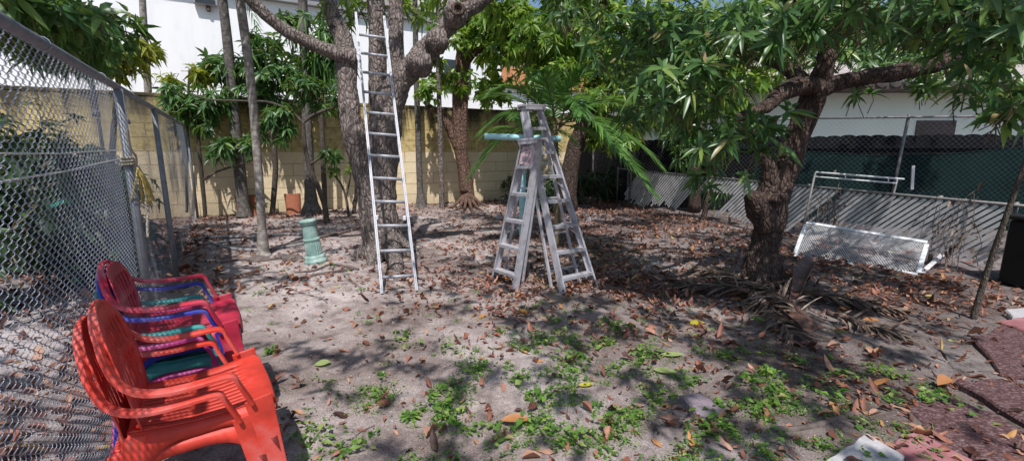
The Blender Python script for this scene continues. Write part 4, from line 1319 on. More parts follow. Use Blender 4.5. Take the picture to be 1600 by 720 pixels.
tree('leafy_sapling', 'yellow green young leaves on a sapling above the block wall', P(290, 330, Y8), [[(292, 332, Y8, 2), (292, 240, Y8, 2), (294, 160, Y8, 1.8), (296, 110, Y8, 1.5)]], M['bark_thin'],
     [B(296, 115, Y8, 30, .4, 12), B(265, 122, Y8, 18, .3, 8), B(310, 118, Y8, 22, .3, 10)], 38, .24, .06, M['leaf_yellow'], bend=.5)
# thin grey stem and red brown tree right of the ladder
g9 = G(690, 326); Y9 = g9.y
tree('thin_tree', 'thin grey mottled stem between the slim palm and the red tree', g9, [[(690, 329, Y9, 4.5), (690, 280, Y9, 4), (688, 220, Y9, 4), (686, 150, Y9, 3.5), (684, 60, Y9, 3), (688, -40, Y9, 2.5)]], M['bark'],
     [B(690, 100, Y9, 34, .5, 26), B(705, 60, Y9, 40, .5, 30), B(672, 140, Y9, 22, .4, 20)], 95, .17, .075, M['leaf_bright'], bend=.4, tpl=T_ROUND)
ga = G(728, 322); Ya = ga.y
rdt = tree('red_tree', 'red brown trunk tree with spreading roots by the block wall', ga, [[(733, 325, Ya, 20), (731, 312, Ya, 12), (726, 270, Ya, 10.5), (718, 220, Ya, 10), (716, 160, Ya, 9.5), (720, 100, Ya, 8.5), (726, 40, Ya, 7), (730, -40, Ya, 6)], [(727, 300, Ya - .1, 8), (724, 240, Ya - .1, 6), (726, 150, Ya - .1, 5.5), (730, 90, Ya - .1, 5), (752, 40, Ya - .1, 4), (775, -20, Ya - .1, 3.5)],
                                                                            [(716, 232, Ya, 8), (702, 200, Ya, 7), (690, 178, Ya, 5.5), (672, 168, Ya, 4.5), (664, 158, Ya, 3.5)], [(722, 110, Ya, 6), (745, 80, Ya, 5), (790, 55, Ya, 4), (830, 30, Ya, 3)]], M['bark_red'],
           [B(740, 90, Ya, 45, .7, 30), B(765, 115, Ya, 40, .6, 28), B(760, 60, Ya, 50, .7, 36), B(700, 40, Ya, 50, .7, 34), B(720, 130, Ya, 40, .5, 24), B(800, 40, Ya, 50, .7, 40), B(770, 150, Ya, 26, .5, 16)], 260, .21, .09, M['leaf_bright'], bend=.4, tpl=T_ROUND)
mb = MB()
for px, py in ((690, 328), (705, 333), (760, 332), (775, 325), (742, 336), (722, 336)):
    e = G(px, py); e.z -= .02
    s_ = P(730, 300, Ya)
    m_ = s_.lerp(e, .55); m_.z = max(.06, m_.z * .35)
    mb.tube(smoothpath([s_, m_, e], 5), smoothrad([.07, .04, .012], 5), 8, amp=.2, freq=9)
mb.build('roots', M['bark_red'], rdt, True)
# thin leaning sapling stems
g10 = G(553, 333); Y10 = g10.y
tree('thin_tree', 'pair of thin brown stems just left of the ladder trunk', g10, [[(552, 336, Y10, 3), (557, 290, Y10, 3), (548, 240, Y10, 2.8), (535, 200, Y10, 2.4), (525, 165, Y10, 2)], [(553, 320, Y10, 3), (565, 270, Y10, 2.6), (572, 220, Y10, 2.4)]], M['bark_thin'],
     [B(522, 170, Y10, 22, .3, 14), B(545, 262, Y10, 12, .2, 8)], 22, .16, .05, M['leaf_bright'], bend=.4)
g11 = G(545, 338); Y11 = g11.y
tree('small_sapling', 'little leafy sapling with twin stems in front of the wall', g11, [[(545, 340, Y11, 2.2), (541, 310, Y11, 2), (533, 288, Y11, 1.6), (522, 274, Y11, 1.2)], [(541, 308, Y11, 1.6), (546, 285, Y11, 1.3), (548, 270, Y11, 1)]], M['bark_thin'],
     [B(522, 268, Y11, 12, .2, 8), B(548, 265, Y11, 12, .2, 7)], 14, .09, .05, M['leaf_bright'], bend=.3, nl=6, twigL=.1, tpl=T_ROUND)
# dense trees behind the stepladders
g12 = G(884, 318); Y12 = g12.y * .86
tree('leaning_tree', 'dense green tree with leaning trunk behind the stepladders', P(888, 322, Y12), [[(886, 330, Y12, 17), (888, 290, Y12, 14), (896, 240, Y12, 13), (912, 195, Y12, 12), (925, 150, Y12, 11), (935, 90, Y12, 9), (940, 0, Y12, 8)], [(912, 195, Y12, 8), (870, 130, Y12 - .2, 6), (830, 60, Y12 - .4, 5), (800, 10, Y12 - .5, 4)], [(930, 130, Y12, 7), (980, 90, Y12 - .2, 6), (1020, 50, Y12 - .4, 4)]], M['bark_dark'],
     [B(830, 60, Y12 - .3, 62, .9, 50), B(900, 50, Y12, 65, .9, 55), B(960, 90, Y12 - .2, 60, .9, 55), B(860, 120, Y12 - .3, 55, .8, 36), B(940, 160, Y12 - .3, 48, .8, 34), B(1000, 40, Y12 - .4, 65, .9, 50), B(880, 5, Y12, 80, 1, 45), B(800, 10, Y12 - .4, 60, .9, 40), B(1010, 130, Y12, 50, .8, 45), B(905, 195, Y12, 50, .6, 30), B(960, 210, Y12 - .3, 46, .6, 26)], 1150, .24, .07, M['leaf_bright'], bend=.5, freq=1.0, thr=-.12)
Y13 = 11.2
tree('dense_tree', 'broad evergreen tree beyond the black fence on the right', P(1080, 300, Y13), [[(1085, 330, Y13, 10), (1085, 200, Y13, 10), (1090, 80, Y13, 8)]], M['bark_dark'],
     [B(1080, 130, Y13, 70, 1.2, 50), B(1150, 90, Y13, 80, 1.2, 60), B(1060, 40, Y13, 80, 1.2, 60), B(1200, 30, Y13, 90, 1.2, 55), B(1020, 180, Y13, 40, .9, 30), B(1120, 165, Y13, 50, .8, 25), B(960, 30, Y13 + .5, 70, 1, 70), B(980, 150, Y13 + .4, 45, 1, 40), B(880, 60, Y13 + 1, 90, 1, 70), B(800, 50, Y13 + 1.2, 60, 1, 50)], 900, .30, .085, M['leaf_bright'], bend=.5, freq=.8, thr=-.15)
Y14 = 12.5
tree('dense_tree', 'mixed green tree crown rising above the pale house roof', P(1420, 300, Y14 + 4), [[(1430, 200, Y14 + 4, 10), (1430, 100, Y14 + 4, 8)]], M['bark_dark'],
     [B(1320, 60, Y14 + 4, 60, 1.2, 50), B(1400, 40, Y14 + 4, 80, 1.2, 50), B(1500, 50, Y14 + 4, 80, 1.2, 55), B(1590, 50, Y14 + 4, 70, 1.2, 60), B(1250, 20, Y14 + 4, 60, 1.2, 60)], 300, .40, .10, M['leaf_bright'], bend=.5, freq=.6, thr=-.1)
# areca palm behind the stepladders
Y15 = 7.0
ab = P(868, 350, Y15); ab.z = gz(ab.x, ab.y)
t = thing('areca_palm', 'arching green feather palm right behind the stepladders', 'palm', ab)
mb, mr = MB(), MB()
mr.tube(smoothpath([ab, ab + Vector((.03, 0, .6)), P(866, 198, Y15)], 4), .05, 9)
fc = P(866, 196, Y15)
for i, (dx, dy, dz, L_, ar) in enumerate([(-.8, -.4, 1.1, 1.35, .55), (-.3, -.6, 1.3, 1.4, .55), (.5, -.5, 1.2, 1.5, .55), (1.0, -.3, .9, 1.5, .6), (.95, -.5, .25, 1.4, .6), (-.95, -.4, .6, 1.2, .6), (-.7, -.2, .1, 1.1, .7), (.7, -.6, -.05, 1.35, .55), (.15, -.8, .9, 1.2, .7), (-.1, .6, 1.2, 1.5, .4), (.9, .5, .9, 1.6, .4), (-.9, .4, .9, 1.5, .4), (.45, -.7, .4, 1.3, .75), (1.0, -.1, -.1, 1.2, .5)]):
    frond(mb, mr, fc + Vector(rng.normal(size=3)) * .05, (dx, dy, dz), L_ * 1.18, ar, 34, .44, .036, .3, .5)
mb.build('crown', M['frond'], t); mr.build('stem', M['twig'], t, True)
# more palm fronds high at the ladder tops
Y16 = 8.4
ab = P(800, 330, Y16); ab.z = gz(ab.x, ab.y)
t = thing('areca_palm', 'small dark feather palm left of the stepladders by the wall', 'palm', ab)
mb, mr = MB(), MB()
fc = P(825, 215, Y16)
mr.tube(smoothpath([Vector((fc.x + .02, fc.y, 0)), Vector((fc.x + .03, fc.y, .8)), fc], 4), .04, 9)
for i in range(12):
    a = i * 2.4; el = R(random.uniform(20, 70))
    frond(mb, mr, fc, (math.cos(a) * math.cos(el), math.sin(a) * math.cos(el), math.sin(el)), random.uniform(1.0, 1.3), .6, 26, .36, .03, .35, .5)
mb.build('crown', M['frond'], t); mr.build('stem', M['twig'], t, True)
# undergrowth by the foot of the leaning tree
for px, py, n, lab in ((852, 330, 24, 'dark leafy shrub right behind the tall stepladder'), (945, 315, 26, 'dark leafy shrub in the back right corner by the fence'), (908, 318, 30, 'dark leafy shrub beside the leaning dark trunk'), (815, 318, 24, 'dark leafy shrub by the wall left of the stepladders')):
    g_ = G(px, py)
    t = thing('leafy_shrub', lab, 'shrub', g_)
    bl = [(tuple(g_ + Vector((0, 0, .5))), (.6, .45, .62), 1)]
    p, a = blob_points(bl, int(n * 1.7), -.4, 1, .2)
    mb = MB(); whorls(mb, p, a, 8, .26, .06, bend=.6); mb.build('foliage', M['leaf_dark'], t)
    mb = MB(); twigs(mb, p, a, .4, .006)
    mb.tube([g_, g_ + Vector((.02, 0, .5))], .02, 6); mb.build('stem', M['twig'], t)

# thin trees in front of the slatted fence
g17 = G(1098, 345); Y17 = g17.y
tree('small_tree', 'small dark sapling in front of the leaning white slats', g17, [[(1098, 348, Y17, 5), (1104, 320, Y17, 4.5), (1112, 285, Y17, 4), (1105, 240, Y17, 3.5), (1095, 190, Y17, 3)]], M['bark_dark'],
     [B(1095, 230, Y17, 42, .4, 22), B(1075, 205, Y17, 36, .4, 22), B(1125, 300, Y17, 22, .3, 16), B(1060, 240, Y17, 22, .3, 16)], 70, .26, .055, M['leaf_mango'], bend=.8)

# ------------------------------------------------------------------ neighbour's plants behind the left fence
lt = P(40, 400, 5.2)
blobs = [B(60, 20, 4.2, 90, .7, 42), B(20, 50, 3.6, 55, .5, 36), B(120, 60, 4.8, 55, .6, 34), B(160, 30, 5.2, 36, .5, 26), B(10, 0, 3.4, 90, .6, 40), B(90, 75, 4.6, 50, .5, 26)]
t = thing('mango_tree', 'dark mango branches hanging over the chain link fence from next door', 'tree', P(-60, 380, 5.4))
trunk_mb([[(-120, 420, 5.4, 20), (-100, 250, 5.4, 18), (-60, 100, 5.2, 14), (20, 30, 4.8, 9), (90, 40, 4.8, 5)], [(-70, 120, 5.2, 10), (0, -40, 5.2, 8), (100, -100, 5.4, 6)]], 12, .1, 8).build('trunk', M['bark_dark'], t, True)
p, a = blob_points(blobs, 210, -.3, 2)
mb = MB(); whorls(mb, p, a, 9, .22, .058, bend=.38)
ov = [((-5.0, 3.6, 4.6), (1.5, 1.4, .6), 1), ((-7.2, 5.4, 5.0), (1.7, 1.7, .7), 1), ((-8.2, 3.4, 4.6), (1.5, 1.5, .7), 1), ((-6.2, 1.8, 4.2), (1.4, 1.2, .6), 1), ((-2.5, .2, 4.2), (.9, .8, .45), 1.5), ((-3.3, 1.3, 4.4), (.9, .8, .45), 1.6), ((-2.0, -.7, 4.2), (.8, .7, .4), 1.0)]  # unseen overhead clumps, added to shade the fence, chairs and ground next door
p2, a2 = blob_points(ov, 330, -.02, 1.4)
whorls(mb, p2, a2, 9, .22, .06, bend=.5)
tw = MB(); twigs(tw, p, a, .25, .004); twigs(tw, p2, a2, .3, .006)
mb.build('crown', M['leaf_mango'], t, extra=(tw, M['twig']))
Yk = 7.2
tree('leafy_sapling', 'sunlit yellow green branches above the fence rail near the slim palm', P(175, 420, Yk), [[(172, 420, Yk, 4), (175, 250, Yk, 4), (185, 130, Yk, 3), (200, 90, Yk, 2)], [(182, 140, Yk, 2), (150, 90, Yk, 1.5)], [(188, 125, Yk, 1.6), (225, 95, Yk, 1.2)]], M['bark_thin'],
     [B(205, 85, Yk, 30, .4, 14), B(170, 75, Yk, 34, .4, 16), B(185, 110, Yk, 28, .4, 14), B(225, 75, Yk, 14, .3, 12)], 60, .20, .055, M['leaf_yellow'], bend=.6)
SG = 'dark shrubs behind the chain link fence'
for i, (px, Yq, rx, rz, lab) in enumerate([(20, 5.4, .9, 1.0, 'dark shrub behind the fence at the far left'), (95, 6.6, .9, .9, 'middle dark shrub seen through the chain link'), (165, 8.3, .8, .8, 'shrub behind the fence nearest its first post'), (-90, 3.9, .9, .9, 'closest dark shrub behind the left fence'), (60, 8.0, 1.1, 1.2, 'tall dark shrub deep in the yard behind the left fence'), (-40, 6.8, 1.1, 1.2, 'dark shrub beyond the far left picture edge behind the fence'), (130, 5.2, .6, .6, 'low dark shrub just behind the fence beside the knotted rope')]):
    rr_ = ray(px, 300); k = rr_.x / rr_.y
    c = Vector((k * Yq, Yq, rz))
    t = thing('dark_shrub', lab, 'shrub', (c.x, c.y, 0), group=SG)
    p, a = blob_points([(tuple(c), (rx, rx, rz), 1)], 150, -.3, 1.2, .3)
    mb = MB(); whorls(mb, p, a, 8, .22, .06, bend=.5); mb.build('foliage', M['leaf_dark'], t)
    mb = MB(); mb.tube([(c.x, c.y, -.05), (c.x + .05, c.y, rz)], .035, 7); twigs(mb, p, a, .5, .006); mb.build('stem', M['twig'], t)
# purple cloth and teal toy next door, metal pole
q = P(92, 320, 4.2)
mb = MB(); mb.tube(smoothpath([q + Vector((-.12, 0, -.02)), q, q + Vector((.10, .02, .03))], 4), [.012, .015, .018, .022, .026, .03, .034, .03, .012], 10)
tag(mb.build('garden_scoop', M['teal_toy'], origin=q, smooth=True), 'bright teal plastic scoop caught in the shrub behind the fence', 'scoop')
q = P(146, 140, 7.0)
mb = MB(); mb.tube([(q.x, q.y, 0), (q.x, q.y, 4.0)], .024, 10)
tag(mb.build('metal_pole', M['galv'], origin=(q.x, q.y, 0), smooth=True), 'plain grey metal pole rising behind the chain link fence', 'pole')

# ------------------------------------------------------------------ right side: low slatted fence
RA, RB = Vector((6.6, 3.1, 0)), Vector((3.35, 12.6, 0))
RD = (RB - RA).normalized(); RL = (RB - RA).length
RN = Vector((-RD.y, RD.x, 0))           # faces the yard (left)
if RN.x > 0: RN = -RN


def rz_top(s):
    return .86 + .17 * s / RL


def rp(s, z, off=0.0):
    return RA + RD * s + RN * off + Vector((0, 0, z))


def s_at(px):
    rr_ = ray(px, 320); k = rr_.x / rr_.y
    return (k * RA.y - RA.x) / (RD.x - k * RD.y)


sf = thing('slatted_fence', 'low chain link fence woven with dirty white diagonal slats', 'fence', RA)
mb = MB(); mb.tube([rp(0, rz_top(0)), rp(RL * .5, rz_top(RL * .5) - .012), rp(RL + .6, rz_top(RL))], .021, 10); mb.build('top_rail', M['steel_old'], sf, True)
for px in (1585, 1465, 1258, 1140, 978, 962):
    s = s_at(px)
    mb = MB(); mb.tube([rp(s, -.08, -.035), rp(s, rz_top(s) + .03, -.035)], .026, 10); mb.build('post', M['steel_old'], sf, True)
chain_mesh(rp(0, 0), rp(RL + .5, 0), .05, rz_top(0), rz_top(RL), r=.0010, sv=.037, mid=False).build('wire_mesh', M['wire_old'], sf)
mb = MB()
s_lo, s_hi = s_at(1578), s_at(968)
gap0, gap1 = s_at(1118), s_at(1060)
s = s_lo - 1.1
while s < s_hi + .1:
    wob = .05 * math.sin(s * 3.1) + rng.uniform(-.03, .03)
    zb = .13 + wob + (.10 if random.random() < .2 else 0)
    top = rz_top(max(s, 0)) - .045
    # slat climbs toward the camera: s decreases while z grows
    s_bot = s - zb * 1.05; s_top = s_bot - (top - zb) * 1.05
    if s_top < s_lo:      # clip at the near end
        f_ = (s_bot - s_lo) / max(s_bot - s_top, 1e-6)
        top = zb + (top - zb) * max(f_, 0); s_top = s_lo
    if s_bot > s_hi - .1:
        f_ = (s_bot - (s_hi - .1)) / max(s_bot - s_top, 1e-6)
    miss = gap0 < s_bot < gap1 - .12
    if miss and zb < .5:
        zb2 = top - .28; s_bot = s_top + (top - zb2) * 1.05; zb = zb2
    if s_bot > s_lo + .05 and top - zb > .05 and random.random() > .03:
        o_ = .010 + rng.uniform(-.003, .003)
        mb.beam(rp(s_bot, zb, o_), rp(s_top, top, o_), RD, .052, .0035) if False else mb.beam(rp(s_bot, zb, o_), rp(s_top, top, o_), RN, .0035, .043)
    s += .092
mb.build('slat_panel', M['slat'], sf)
# brown dead vine clumps on it
for px, py, lab in ((1308, 318, 'dead brown vine tangle hanging on the white slats right of the trunk'), (1505, 345, 'dead brown vine tangle on the slats near the thin leaning stick')):
    s = s_at(px); c = rp(s, .52, .05)
    t = thing('dead_vine', lab, 'vine', c)
    mb = MB()
    for i in range(26):
        a = c + Vector(rng.normal(size=3)) * .12 + Vector((0, 0, .3)); 
        b_ = a + Vector(rng.normal(size=3)) * .10 - Vector((0, 0, .3)); c_ = b_ + Vector(rng.normal(size=3)) * .08 - Vector((0, 0, .25))
        mb.tube(smoothpath([a, b_, c_], 3), .005, 4)
    mb.build('stems', M['root'], t)
    p = np.array([tuple(c)] * 40) + rng.normal(0, 1, (40, 3)) * np.array([.09, .15, .22])
    mb = MB(); leaf_batch(mb, p, rng.normal(0, 1, (40, 3)) - np.array([0, 0, .8]), rng.normal(0, 1, (40, 3)), rng.uniform(.05, .12, 40), .04, bend=.5, fold=.3)
    mb.build('dry_leaves', M['frond_dry'], t)

# tall chain link behind, black boards and green screen
A_, B_, C_ = Vector((2.6, 14.3, 0)), Vector((6.0, 9.5, 0)), Vector((11.5, 8.0, 0))
tf = thing('tall_chain_fence', 'tall rusty chain link fence standing behind the slatted fence', 'fence', B_)
HT = 2.2
for (p, q) in ((A_, B_), (B_, C_)):
    mb = MB(); mb.tube([p + Vector((0, 0, HT)), (p + q) / 2 + Vector((0, 0, HT - .02)), q + Vector((0, 0, HT))], .02, 9); mb.build('top_rail', M['steel_old'], tf, True)
    chain_mesh(p, q, .1, HT, HT, r=.0015, sp=.05, sv=.05, mid=False).build('wire_mesh', M['wire'], tf)
for p, lx in ((A_, 0), (A_.lerp(B_, .28), .02), (A_.lerp(B_, .62), 0), (B_, .0), (B_.lerp(C_, .34), -.14), (B_.lerp(C_, .72), .05), (C_, 0)):
    mb = MB(); mb.tube([p + Vector((lx, .03, -.1)), p + Vector((0, .03, HT + .04))], .028, 10); mb.build('post', M['steel_old'], tf, True)
pf = thing('privacy_fence', 'black board privacy fence with scalloped top behind the chain link', 'fence', B_ + Vector((.5, .5, 0)))
mb = MB()
offb = Vector((.30, .42, 0))
for (p, q) in ((A_ + offb + Vector((-1.5, 2.0, 0)), B_ + offb), (B_ + offb, C_ + offb)):
    d = (q - p); n_ = int(d.length / .27); d.normalize(); nn = Vector((d.y, -d.x, 0))
    for i in range(n_):
        c0 = p + d * (i * .27 + .135)
        top = 1.86 + rng.uniform(-.015, .015)
        prof = [(-.133, 0), (.133, 0), (.133, top - .04)] + [(.133 * math.cos(a), top - .04 + .04 * math.sin(a)) for a in np.linspace(.3, 2.84, 7)] + [(-.133, top - .04)]
        o_ = rng.uniform(-.002, .002)
        vs = [tuple(c0 + d * x + nn * (o_ + .012) + Vector((0, 0, z))) for x, z in prof] + [tuple(c0 + d * x + nn * (o_ - .012) + Vector((0, 0, z))) for x, z in prof]
        m_ = len(prof)
        fs = [tuple(range(m_)), tuple(reversed(range(m_, 2 * m_)))] + [((k + 1) % m_, k, m_ + k, m_ + (k + 1) % m_) for k in range(m_)]
        mb.add(vs, fs)
mb.build('boards', M['black_board'], pf)
mb = MB()
for (p, q) in ((A_ + offb, B_ + offb), (B_ + offb, C_ + offb)):
    d = (q - p).normalized(); nn = Vector((d.y, -d.x, 0))
    mb.beam(p + nn * .045 + Vector((0, 0, 1.62)), q + nn * .045 + Vector((0, 0, 1.62)), (0, 0, 1), .07, .03)
mb.build('rail', M['black_board'], pf)
# green screen
sc0 = B_.lerp(C_, 0.0) + Vector((-.45, .75, 0)); sc1 = C_
gs = thing('shade_cloth', 'sagging dark green shade cloth hung along the tall chain link', 'cloth', sc0)
nu_, nv_ = 60, 10
vs, fs = [], []
for i in range(nu_ + 1):
    u = i / nu_
    base_ = sc0.lerp(B_ + Vector((0, .06, 0)), u / .12) if u < .12 else (B_ + Vector((0, .06, 0))).lerp(C_ + Vector((0, .06, 0)), (u - .12) / .88)
    top = 1.58 - .14 * math.sin(min(max(u - .08, 0) / .62, 1) * math.pi) + .006 * math.sin(u * 31)
    for j in range(nv_ + 1):
        v = j / nv_
        vs.append((base_.x, base_.y + .035 * math.sin(u * 55 + v * 2) * v + .02 * math.sin(u * 23 + v * 6), .02 + (top - .02) * (1 - v)))
for i in range(nu_):
    for j in range(nv_): fs.append((i * (nv_ + 1) + j, (i + 1) * (nv_ + 1) + j, (i + 1) * (nv_ + 1) + j + 1, i * (nv_ + 1) + j + 1))
mb = MB(); mb.add(vs, fs); mb.build('cloth', M['screen'], gs, True)
mb = MB(); mb.tube([Vector(vs[i * (nv_ + 1)]) for i in range(nu_ + 1)], .012, 6); mb.build('hem', M['screen'], gs, True)

# pale house on the right
hb2 = Vector((4.6, 15.2, 0))
t = thing('pale_house', 'pale green white bungalow with brown eave beyond the black fence', 'house', hb2)
mb = MB(); mb.box(hb2 + Vector((8.5, 4, 1.72)), (17, 8, 3.44)); mb.build('wall', M['cream_wall'], t)
mb = MB(); mb.box(hb2 + Vector((8.5, 3.4, 3.53)), (18, 8.6, .16)); mb.build('eave', M['eave'], t)
mb = MB()
e0 = hb2 + Vector((-.6, -1.0, 3.64)); n_ = 42
for j in range(7):
    for i in range(n_):
        mb.tube([e0 + Vector((i * .44, j * .55, j * .19 + .03)), e0 + Vector((i * .44, j * .55 + .62, j * .19 + .20))], [.20, .17], 8)
mb.build('roof_tiles', M['roof'], t, True)
for x in (3.6, 9.6):
    mb = MB(); mb.box(hb2 + Vector((x, -.02, 2.0)), (1.3, .06, 1.1)); wn = mb.build('window', M['eave'], t)
    mb = MB(); mb.box(hb2 + Vector((x, -.06, 2.0)), (1.1, .03, .9)); mb.build('pane', M['glass'], wn)

# leaning expanded metal panel
a0, b0 = G(1241, 398), G(1434, 428)
a1, b1 = P(1260, 348, a0.y + .36), P(1449, 379, b0.y + .30)
t = thing('screen_panel', 'white framed expanded metal panel leaning near the slatted fence', 'panel', a0)
mb = MB()
nrm_ = (b0 - a0).cross(a1 - a0).normalized()
for p, q in ((a0, b0), (a1, b1)): mb.beam(p, q, nrm_, .03, .045)
for p, q in ((a0, a1), (b0, b1)): mb.beam(p.lerp(q, .06), p.lerp(q, .94), nrm_, .026, .05)
bevel(mb.build('frame', M['frame_w'], t), .004)
mb = MB()
N1 = 46
eu, ev = (b0 - a0), (a1 - a0)
eu2 = (b1 - a1)
def pp(u, v): return a0 + ev * v + (eu * (1 - v) + eu2 * v) * u + (b1 - b0 - ev) * 0 * u
def pq(u, v): return a0.lerp(b0, u).lerp(a1.lerp(b1, u), v)
nv2 = 14
for k in range(-nv2, N1):
    for sgn in (1, -1):
        # diagonal strand
        pts_ = []
        for i in (0, 1):
            u = (k + i * nv2) / N1 if sgn > 0 else (k + nv2 - i * nv2) / N1
            pts_.append((u, float(i)))
        (ua, va), (ub, vb) = pts_
        # clip in u
        def cl(u0, v0, u1, v1):
            t0, t1 = 0.0, 1.0
            du = u1 - u0
            for lim, s_ in ((0.0, 1), (1.0, -1)):
                f0, f1 = (u0 - lim) * s_, (u1 - lim) * s_
                if f0 < 0 and f1 < 0: return None
                if f0 < 0: t0 = max(t0, f0 / (f0 - f1))
                if f1 < 0: t1 = min(t1, f0 / (f0 - f1))
            return (u0 + du * t0, v0 + (v1 - v0) * t0, u0 + du * t1, v0 + (v1 - v0) * t1) if t1 > t0 else None
        c = cl(ua, va, ub, vb)
        if c: mb.beam(pq(c[0], c[1]), pq(c[2], c[3]), nrm_, .003, .0042)
mb.build('mesh_sheet', M['frame_w'], t)
# rusty metal rack behind it
q0, q1 = P(1274, 269, 6.9), P(1402, 279, 6.6)
t = thing('metal_rack', 'old double bar metal rail rack standing above the white panel', 'rack', (q0.x, q0.y, 0))
mb = MB()
l0 = P(1248, 386, 6.9)
mb.tube([Vector((l0.x, l0.y, gz(l0.x, l0.y))), q0], .016, 8)
mb.build('leg', M['steel_old'], t, True); mb = MB()
l1 = P(1394, 395, 6.6)
mb.tube([Vector((l1.x + .05, l1.y + .3, 0)), q1], .016, 8)
mb.build('leg', M['steel_old'], t, True)
mb = MB(); dn = Vector((0, 0, -.07))
mb.tube([q0, q1 + (q1 - q0) * .08], .013, 8); mb.tube([q0 + dn, q1 + dn], .011, 8)
for f_ in (.0, .38, .9): mb.tube([q0.lerp(q1, f_), q0.lerp(q1, f_) + dn], .009, 6)
mb.build('rail', M['frame_w'], t, True)
# narrow white strip on the screen
q0, q1 = P(1427, 259, 8.4), P(1425, 296, 8.4)
mb = MB(); mb.beam(q0, q1, (1, 0, 0), .05, .02)
tag(mb.build('white_strip', M['white_pl'], origin=q0), 'narrow white strip hanging upright against the green cloth', 'strip')
# loose slats
for i, ((ax, ay), (bx, by), lab) in enumerate([((1440, 428), (1476, 405), 'loose white slat fallen beside the expanded metal panel'), ((1498, 408), (1530, 420), 'bent white strip lying under the slatted fence')]):
    a, b_ = G(ax, ay) + Vector((0, 0, .03)), G(bx, by) + Vector((0, 0, .10))
    mb = MB(); mb.beam(a, b_, (0, 0, 1), .006, .055)
    tag(mb.build('loose_slat', M['slat'], origin=a), lab, 'slat', 'loose white slats')
# thin pole with leaning stick, dark upright in the back corner
a = G(1519, 502); b_ = P(1604, 250, a.y - .15)
mb = MB(); mb.tube(smoothpath([a - Vector((0, 0, .03)), a.lerp(b_, .3) + Vector((.01, .02, 0)), a.lerp(b_, .65) + Vector((-.012, 0, 0)), b_, b_ + (b_ - a) * .25], 5), smoothrad([.026, .022, .02, .017, .014], 5), 9, amp=.08, freq=14)
tag(mb.build('leaning_stick', M['bark_thin'], origin=a, smooth=True), 'long thin stick stuck in the ground leaning right', 'stick')
a, b_ = P(981, 332, 12.2), P(993, 200, 12.2)
mb = MB(); mb.tube([a, b_], .03, 8)
tag(mb.build('leaning_pole', M['steel_old'], origin=a, smooth=True), 'thin grey pole leaning at the far end of the slatted fence', 'pole')
# black bin at right edge
c = P(1606, 470, 4.75); c.z = 0
t = thing('black_bin', 'tall black plastic bin cut off by the right picture edge', 'bin', c)
mb = MB(); mb.prism([(c.x - .04, c.y - .2), (c.x + .5, c.y - .2), (c.x + .5, c.y + .3), (c.x - .04, c.y + .3)], 0, .74, .02); bevel(mb.build('body', M['black_pl'], t), .02)
mb = MB(); mb.prism([(c.x - .06, c.y - .23), (c.x + .53, c.y - .23), (c.x + .53, c.y + .33), (c.x - .06, c.y + .33)], .745, .80, .02); bevel(mb.build('lid', M['black_pl'], t), .01)

# ------------------------------------------------------------------ clay tiles by the wall
def clay(px, py, w_, h_, lab, lean_=.18, hollow=1, turn=0.0):
    b_ = P(px, py, wall_y(px, .42)); b_.z = gz(b_.x, b_.y)
    mb = MB(); n_ = 12
    d = (WD * math.cos(turn) + WN * math.sin(turn)); nn = Vector((d.y, -d.x, 0))
    vs, fs = [], []
    for z, sc in ((0, .86), (.5, .93), (1, 1.0)):
        for k in range(n_ + 1):
            a = math.pi * k / n_
            for rr_ in (1.0, .86):
                vs.append(tuple(b_ + d * (math.cos(a) * w_ / 2 * sc * rr_) + nn * (math.sin(a) * w_ * .42 * sc * rr_ * hollow) - WN * (lean_ * z) + Vector((0, 0, h_ * z))))
    m_ = (n_ + 1) * 2
    for i in range(2):
        for k in range(n_):
            a = i * m_ + k * 2
            fs += [(a, a + 2, a + m_ + 2, a + m_), (a + 1, a + m_ + 1, a + m_ + 3, a + 3)]
        fs += [(i * m_, i * m_ + m_, i * m_ + m_ + 1, i * m_ + 1)]
        e = i * m_ + n_ * 2
        fs += [(e, e + 1, e + m_ + 1, e + m_)]
    for k in range(n_):
        a = 2 * m_ + k * 2; fs.append((a, a + 2, a + 3, a + 1))
    mb.add(vs, fs)
    tag(mb.build('clay_tile', M['terra'], origin=b_), lab, 'roof tile', 'clay roof tiles by the wall')


clay(378, 338, .24, .52, 'terracotta tile left of the palm pair, leaning on the wall')
clay(396, 339, .26, .50, 'terracotta tile with ridges right beside the dark palm trunk', .16)
clay(460, 338, .38, .50, 'broad terracotta tile standing alone left of the bulb palm', .16, .8)
# seedling palm behind the tile
g_ = P(405, 330, wall_y(405, .3)); g_.z = .0
t = thing('palm_seedling', 'tiny palm seedling with spread fan leaves beside the clay tiles', 'plant', g_)
mb, mr = MB(), MB()
for dx, dy in ((.5, -.3), (-.4, -.2), (.3, .3), (-.1, -.5)):
    frond(mb, mr, g_, (dx, dy, 1.2), .55, .5, 8, .25, .03)
mb.build('leaves', M['frond'], t); mr.build('stem', M['twig'], t)

# ------------------------------------------------------------------ hoses, roots
def ground_line(name, pts, r, mat, lab, cat, group=None, sides=8, amp=0.0, lift=.0, taper=False):
    q = [G(a, b) + Vector((0, 0, r * .7 + lift + (c if len(t_) > 2 else 0))) for t_ in pts for a, b, c in [(t_[0], t_[1], t_[2] if len(t_) > 2 else 0)]]
    sp2 = smoothpath(q, 6)
    rr_ = [r * ((1 - .75 * i / len(sp2)) if taper else 1) for i in range(len(sp2))]
    mb = MB(); mb.tube(sp2, rr_, sides, amp=amp, freq=12)
    return tag(mb.build(name, mat, origin=q[0], smooth=True), lab, cat, group)


